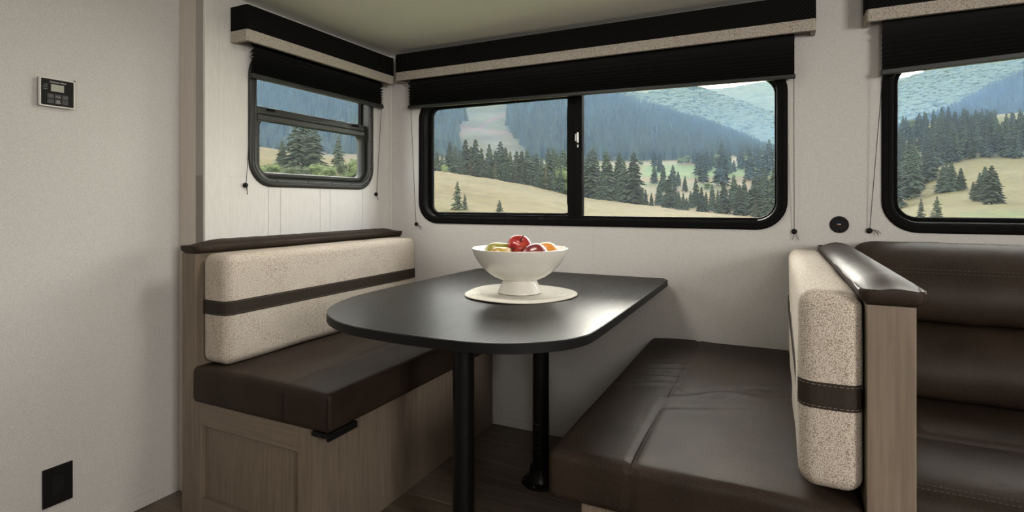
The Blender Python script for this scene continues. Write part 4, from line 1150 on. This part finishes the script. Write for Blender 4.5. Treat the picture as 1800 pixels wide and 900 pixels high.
def tree(kind, me, xp, d, top, label, group, cat='tree', width=1.0, zf=None):
    """top: line of sight of the tip; the foot stands on the ground at that distance"""
    SPOTS.append((*land(xp, d), max(1.5, rise(top, d) - meadow_z(xp, d))*.23))
    X_, Y_ = land(xp, d); z = (zf or meadow_z)(xp, d) - .1; h = rise(top, d) - z
    h = max(1.2, min(30, h))
    if isinstance(me, tuple):
        r = empty(kind, (X_, Y_, z), label, cat, group); sx = width
        a = bpy.data.objects.new('foliage', me[0]); b = bpy.data.objects.new('trunk', me[1]); put(a, r); put(b, r)
        r.scale = (h*sx, h*sx, h); r.rotation_euler.z = trg.uniform(0, 6.28)
    else:
        r = bpy.data.objects.new(kind, me); COL.objects.link(r); r.location = (X_, Y_, z); r.scale = (h*width*1.3, h*width*1.3, h); r.rotation_euler.z = trg.uniform(0, 6.28)
        tag(r, label, cat, group)
    TREES.append(r); return r

# stand behind the meadow crest, seen through the wide window
stand = [(768, 262), (777, 268), (790, 247), (800, 254), (809, 262), (818, 242), (828, 254), (836, 241), (846, 258), (860, 250), (871, 262), (880, 245), (888, 256), (897, 264), (908, 262), (917, 262), (927, 259), (936, 268), (943, 266),
         (952, 276), (965, 256), (973, 256), (981, 270), (990, 259), (998, 268)]
LS = 'dark spruce behind the meadow crest, wide window left pane'
for x, t in stand: tree('spruce_tree', trg.choice(CON), x, roomy(x, 132, 185, t), t, LS + (', at its left end' if x < 840 else ', at its middle' if x < 920 else ', by the stile'), 'spruces in the left pane')
for x, t in [(826, 276), (870, 282), (905, 288), (960, 286), (1012, 288)]: tree('larch_tree', LARCH, x, 128, t, 'olive brown larch among the dark spruces behind the meadow crest', 'larches in the stand')
for x, t in [(812, 278), (846, 280), (858, 286), (884, 288), (893, 292), (918, 284), (933, 292), (946, 290), (973, 292), (986, 294)]:
    tree('spruce_tree', trg.choice(CON), x, trg.uniform(124, 130), t, LS + (', at its left end' if x < 840 else ', at its middle' if x < 920 else ', by the stile'), 'spruces in the left pane')
LR = 'dark spruce behind the low meadow, wide window right pane'
stand2 = [(1030, 273), (1037, 262), (1043, 256), (1051, 280), (1066, 262), (1073, 290), (1088, 264), (1096, 276), (1114, 263), (1109, 296), (1086, 308), (1121, 318), (1128, 332), (1135, 332), (1145, 338), (1159, 318), (1176, 306), (1186, 318),
          (1193, 334), (1201, 338), (1223, 310), (1214, 334), (1233, 326), (1241, 336), (1252, 322), (1262, 332), (1272, 318), (1283, 336), (1290, 305), (1300, 322), (1308, 312), (1318, 330), (1327, 300), (1335, 318), (1345, 296), (1353, 312), (1361, 290), (1370, 300), (1380, 290),
          (1168, 340), (1207, 346), (1229, 346), (1266, 345), (1311, 345), (1340, 345), (1060, 300), (1055, 312), (1101, 318), (1078, 325)]
for x, t in stand2: tree('spruce_tree', trg.choice(CON), x, roomy(x, 126, 200, t), t, LR + (', near the stile' if x < 1130 else ', in mid pane' if x < 1260 else ', at the right edge'), 'spruces in the right pane')
tree('larch_tree', LARCH, 1328, 128, 348, 'low yellowish larch at the meadow edge, lower right of the wide window', 'larches in the stand')
# trees about the fields in the valley
LV = 'distant spruce standing around the green field in the valley'
for x, t in [(1150, 288), (1166, 288), (1183, 288), (1221, 258), (1228, 266), (1236, 262), (1243, 258), (1252, 262), (1258, 268), (1268, 248), (1276, 262), (1150, 262), (1160, 264), (1086, 272), (1281, 266), (1297, 268), (1303, 255), (1318, 258), (1328, 250), (1337, 258), (1352, 242), (1362, 258), (1310, 270), (1345, 262), (1331, 272), (1290, 280), (1320, 284), (1340, 286), (1356, 282), (1192, 300), (1204, 308), (1180, 312)]:
    tree('spruce_tree', trg.choice(CON), x, roomy(x, 320, 520, t) if t < 285 else roomy(x, 250, 340, t), t, 'distant spruce beside the green valley field,' + (' on its left' if x < 1215 else ' on its right'), 'spruces round the valley field')
for i, (x, t, d) in enumerate([(1126, 280, 520), (1196, 276, 520), (1206, 270, 520), (1266, 264, 480), (1313, 268, 480), (1225, 298, 420), (1244, 318, 300), (1098, 284, 560)]):
    tree('broadleaf_bush', BUSH, x, d, t, 'pale green rounded bush at the edge of the green valley field', 'bushes at the valley field', 'bush', 1.3)
tree('broadleaf_bush', BUSH, 781, 128, 285, 'pale green round bush beside the stand, left edge of the wide window', 'bushes in front of the stand', 'bush', 1.0)
tree('broadleaf_bush', BUSH, 991, 130, 283, 'pale bush left of the window stile, among the spruces', 'bushes in front of the stand', 'bush', .9)
# young spruces on the near meadow
tree('young_spruce', YOUNG, 804, 50, 316, 'slender young spruce on the near meadow, taller of the two', 'young spruces on the meadow', width=.82)
tree('young_spruce', YOUNG, 817, 51, 340, 'small young spruce close beside the slender taller one', 'young spruces on the meadow', width=.9)
tree('young_spruce', YOUNG, 878, 46, 350, 'short bushy young spruce low on the near meadow', 'young spruces on the meadow', width=1.15)

# through the small end-wall window
tree('pine_tree', PINE, 520, 76, 212, 'broad dark pine, left of the big pair beyond the small window', 'pines beyond the small window', width=1.1)
tree('pine_tree', PINE, 552, 79, 216, 'broad dark pine, right of the big pair beyond the small window', 'pines beyond the small window', width=1.15)
tree('spruce_tree', PINE, 535, 82, 196, 'tall thin-topped pine behind the big pair beyond the small window', 'pines beyond the small window', width=.8)
tree('spruce_tree', CON[2], 496, 80, 244, 'small pointed spruce left of the big pines', 'pines beyond the small window', width=1.1)
tree('pine_tree', PINE, 595, 84, 236, 'lone slim pine right of the big pair beyond the small window', 'pines beyond the small window', width=.85)
for i, (x, t, d, w, dk) in enumerate([(462, 284, 66, 1.3, 0), (480, 280, 68, 1.2, 0), (505, 285, 66, 1.2, 1), (528, 284, 66, 1.2, 1), (556, 279, 68, 1.2, 0), (576, 282, 66, 1.1, 0), (598, 276, 72, 1.0, 1), (612, 291, 66, 1.3, 0), (622, 270, 74, .9, 0), (642, 288, 66, 1.2, 0), (440, 286, 66, 1.3, 1)]):
    tree('hedge_bush', BUSHD if dk else BUSH, x, d, t, 'dark green bush in the thicket under the pines' if dk else 'pale green bush in the thicket beneath the small window view', 'bushes beyond the small window', 'bush', w)

# slope of spruces through the sofa window
LW = 'dark spruce on the slope beyond the sofa window'
def slope_d(xp, y):
    lo_, hi_ = 62., 350.
    for _ in range(30):
        md = (lo_+hi_)/2
        if HORIZON - (meadow_z(xp, md)-EYE)/md*FPX > y: lo_ = md
        else: hi_ = md
    return (lo_+hi_)/2
edge_y = ([1560, 1577, 1600, 1612, 1630, 1645, 1660, 1700, 1740, 1780, 1830], [372, 368, 362, 340, 325, 305, 290, 280, 276, 278, 282])
cnt = 0
for row in range(9):
    for x in np.arange(1562, 1836, 13.5):
        f = (row + trg.uniform(.0, .9))/9.0; xp = x + trg.uniform(-6, 6)
        ye = interp(xp, *edge_y); yb = ye + (226 - ye)*f; d = slope_d(xp, yb)
        hpx = trg.uniform(10, 15)*FPX/d
        if yb - hpx < interp(xp, [1560, 1640, 1700, 1830], [190, 184, 186, 190]): continue
        X_, Y_ = land(xp, d); rr = hpx*d/FPX*.20
        if min([math.hypot(X_-a, Y_-b)/(rr+c) for a, b, c in SPOTS] or [9]) < .72: continue
        tree('spruce_tree', trg.choice(CON), xp, d, yb - hpx, LW + (', along the meadow edge' if f < .33 else ', midway up' if f < .67 else ', at the top') + (' on the left' if xp < 1690 else ' on the right'), 'spruces on the slope beyond the sofa window', width=.9); cnt += 1
for x, t, b in [(1711, 318, 350), (1722, 301, 353), (1732, 290, 352), (1743, 288, 359), (1750, 300, 355)]:
    tree('spruce_tree', trg.choice(CON), x, slope_d(x, b), t, 'spruce in the small clump alone on the golden slope, sofa window', 'clump on the golden slope', width=1.15)
for x, t, b in [(1657, 290, 337), (1664, 284, 338), (1673, 282, 336), (1689, 293, 334)]:
    tree('spruce_tree', trg.choice(CON), x, slope_d(x, b), t, 'spruce in the tight clump just below the wooded slope, sofa window', 'clump below the wooded slope', width=1.15)
tree('young_spruce', YOUNG, 1647, 64, 343, 'young open-branched spruce at the foot of the sofa window', 'young spruces at the sofa window', width=.95)
tree('young_spruce', YOUNG, 1619, 66, 347, 'pale young spruce at the lower left of the sofa window', 'young spruces at the sofa window', width=.75)
for x, t in [(1600, 205), (1655, 214), (1690, 250), (1736, 240), (1740, 262), (1640, 225), (1770, 250)]:
    tree('broadleaf_bush', BUSH, x, slope_d(x, t + 14), t, 'light green leafy tree among the spruces on the wooded slope', 'leafy trees on the wooded slope', 'bush', 1.0)

# ---- far forest: past counting, one object for each hillside
def forest(name, zf, rng_d, views, n, hr_, cone, mat, label, skip=None, seed=1):
    rg = np.random.default_rng(seed); V, Fc = [], []
    if cone:
        k = 6; ang = np.arange(k)*2*np.pi/k
        unit = [(math.cos(a)*.20, math.sin(a)*.20, 0) for a in ang] + [(math.cos(a+.5)*.13, math.sin(a+.5)*.13, .42) for a in ang] + [(0, 0, 1.0)]
        uf = [(i, (i+1) % k, 12) for i in range(k)] + [(k+i, k+(i+1) % k, 12) for i in range(k)]
        unit = np.array(unit); unit[12] = (0, 0, 1.0)
    else:
        bm = bmesh.new(); bmesh.ops.create_icosphere(bm, subdivisions=1, radius=.5); unit = np.array([(v.co.x*1.15, v.co.y*1.15, v.co.z + .3) for v in bm.verts]); uf = [tuple(v.index for v in f.verts) for f in bm.faces]; bm.free()
    uf = np.array(uf); blocks, fblocks, cnt_ = [], [], 0
    tot = sum(b - a for a, b in views)
    for (a, b) in views:
        m = int(n*(b-a)/tot)
        for _ in range(m):
            xp = rg.uniform(a, b); d = math.sqrt(rg.uniform(rng_d[0]**2, rng_d[1]**2))
            z = zf(xp, d)
            if skip and skip(xp, HORIZON - (z-EYE)/d*FPX, d): continue
            X_, Y_ = land(xp, d); h = rg.uniform(*hr_); q = rg.uniform(0, 6.28); c, s = math.cos(q), math.sin(q)
            w = h*rg.uniform(.85, 1.3); jit = 1 + rg.uniform(-.16, .16, len(unit))
            px = (unit[:, 0]*c - unit[:, 1]*s)*w*jit; py = (unit[:, 0]*s + unit[:, 1]*c)*w*jit
            blocks.append(np.stack([px + X_, py + Y_, unit[:, 2]*h + z - 1.0], 1)); fblocks.append(uf + cnt_); cnt_ += len(unit)
    V = np.concatenate(blocks); Fc = np.concatenate(fblocks)
    me = bpy.data.meshes.new(name); me.from_pydata(V.tolist(), [], Fc.tolist()); me.materials.append(M[mat])
    o = bpy.data.objects.new(name, me); COL.objects.link(o); tag(o, label, 'forest', None, 'stuff'); return o
VIEWS = [(400, 670), (730, 1400), (1540, 1860)]
forest('conifer_forest', near_z, (640, 1340), VIEWS, 12500, (15, 26), True, 'forest', 'dense conifer forest covering the near hillside', lambda x, y, d: in_clearing(x, y), 2)
forest('broadleaf_forest', mid_z, (1500, 2640), VIEWS, 13000, (24, 40), False, 'forest_broad', 'rounded broadleaf forest on the blue green mountain', lambda x, y, d: (1000 < x < 1230 and y < 172 and noise.noise(Vector((land(x, d)[0]/160, land(x, d)[1]/160, 4))) > -.05), 3)

# ---- valley haze: thin scattering air over the land
hz = box('haze', 'cabin', None, -4600, 4600, 24, 5600, -30, 230); tag(hz, 'pale blue haze in the air over the valley', 'haze', None, 'stuff')
hm = bpy.data.materials.new('air_haze'); hm.use_nodes = True; hn = hm.node_tree.nodes; hn.clear()
ho = hn.new('ShaderNodeOutputMaterial'); hv = hn.new('ShaderNodeVolumeScatter')
hv.inputs['Color'].default_value = (.24, .50, 1.0, 1); hv.inputs['Density'].default_value = .000075; hv.inputs['Anisotropy'].default_value = 0.0
hm.node_tree.links.new(hv.outputs[0], ho.inputs['Volume']); hz.data.materials[0] = hm
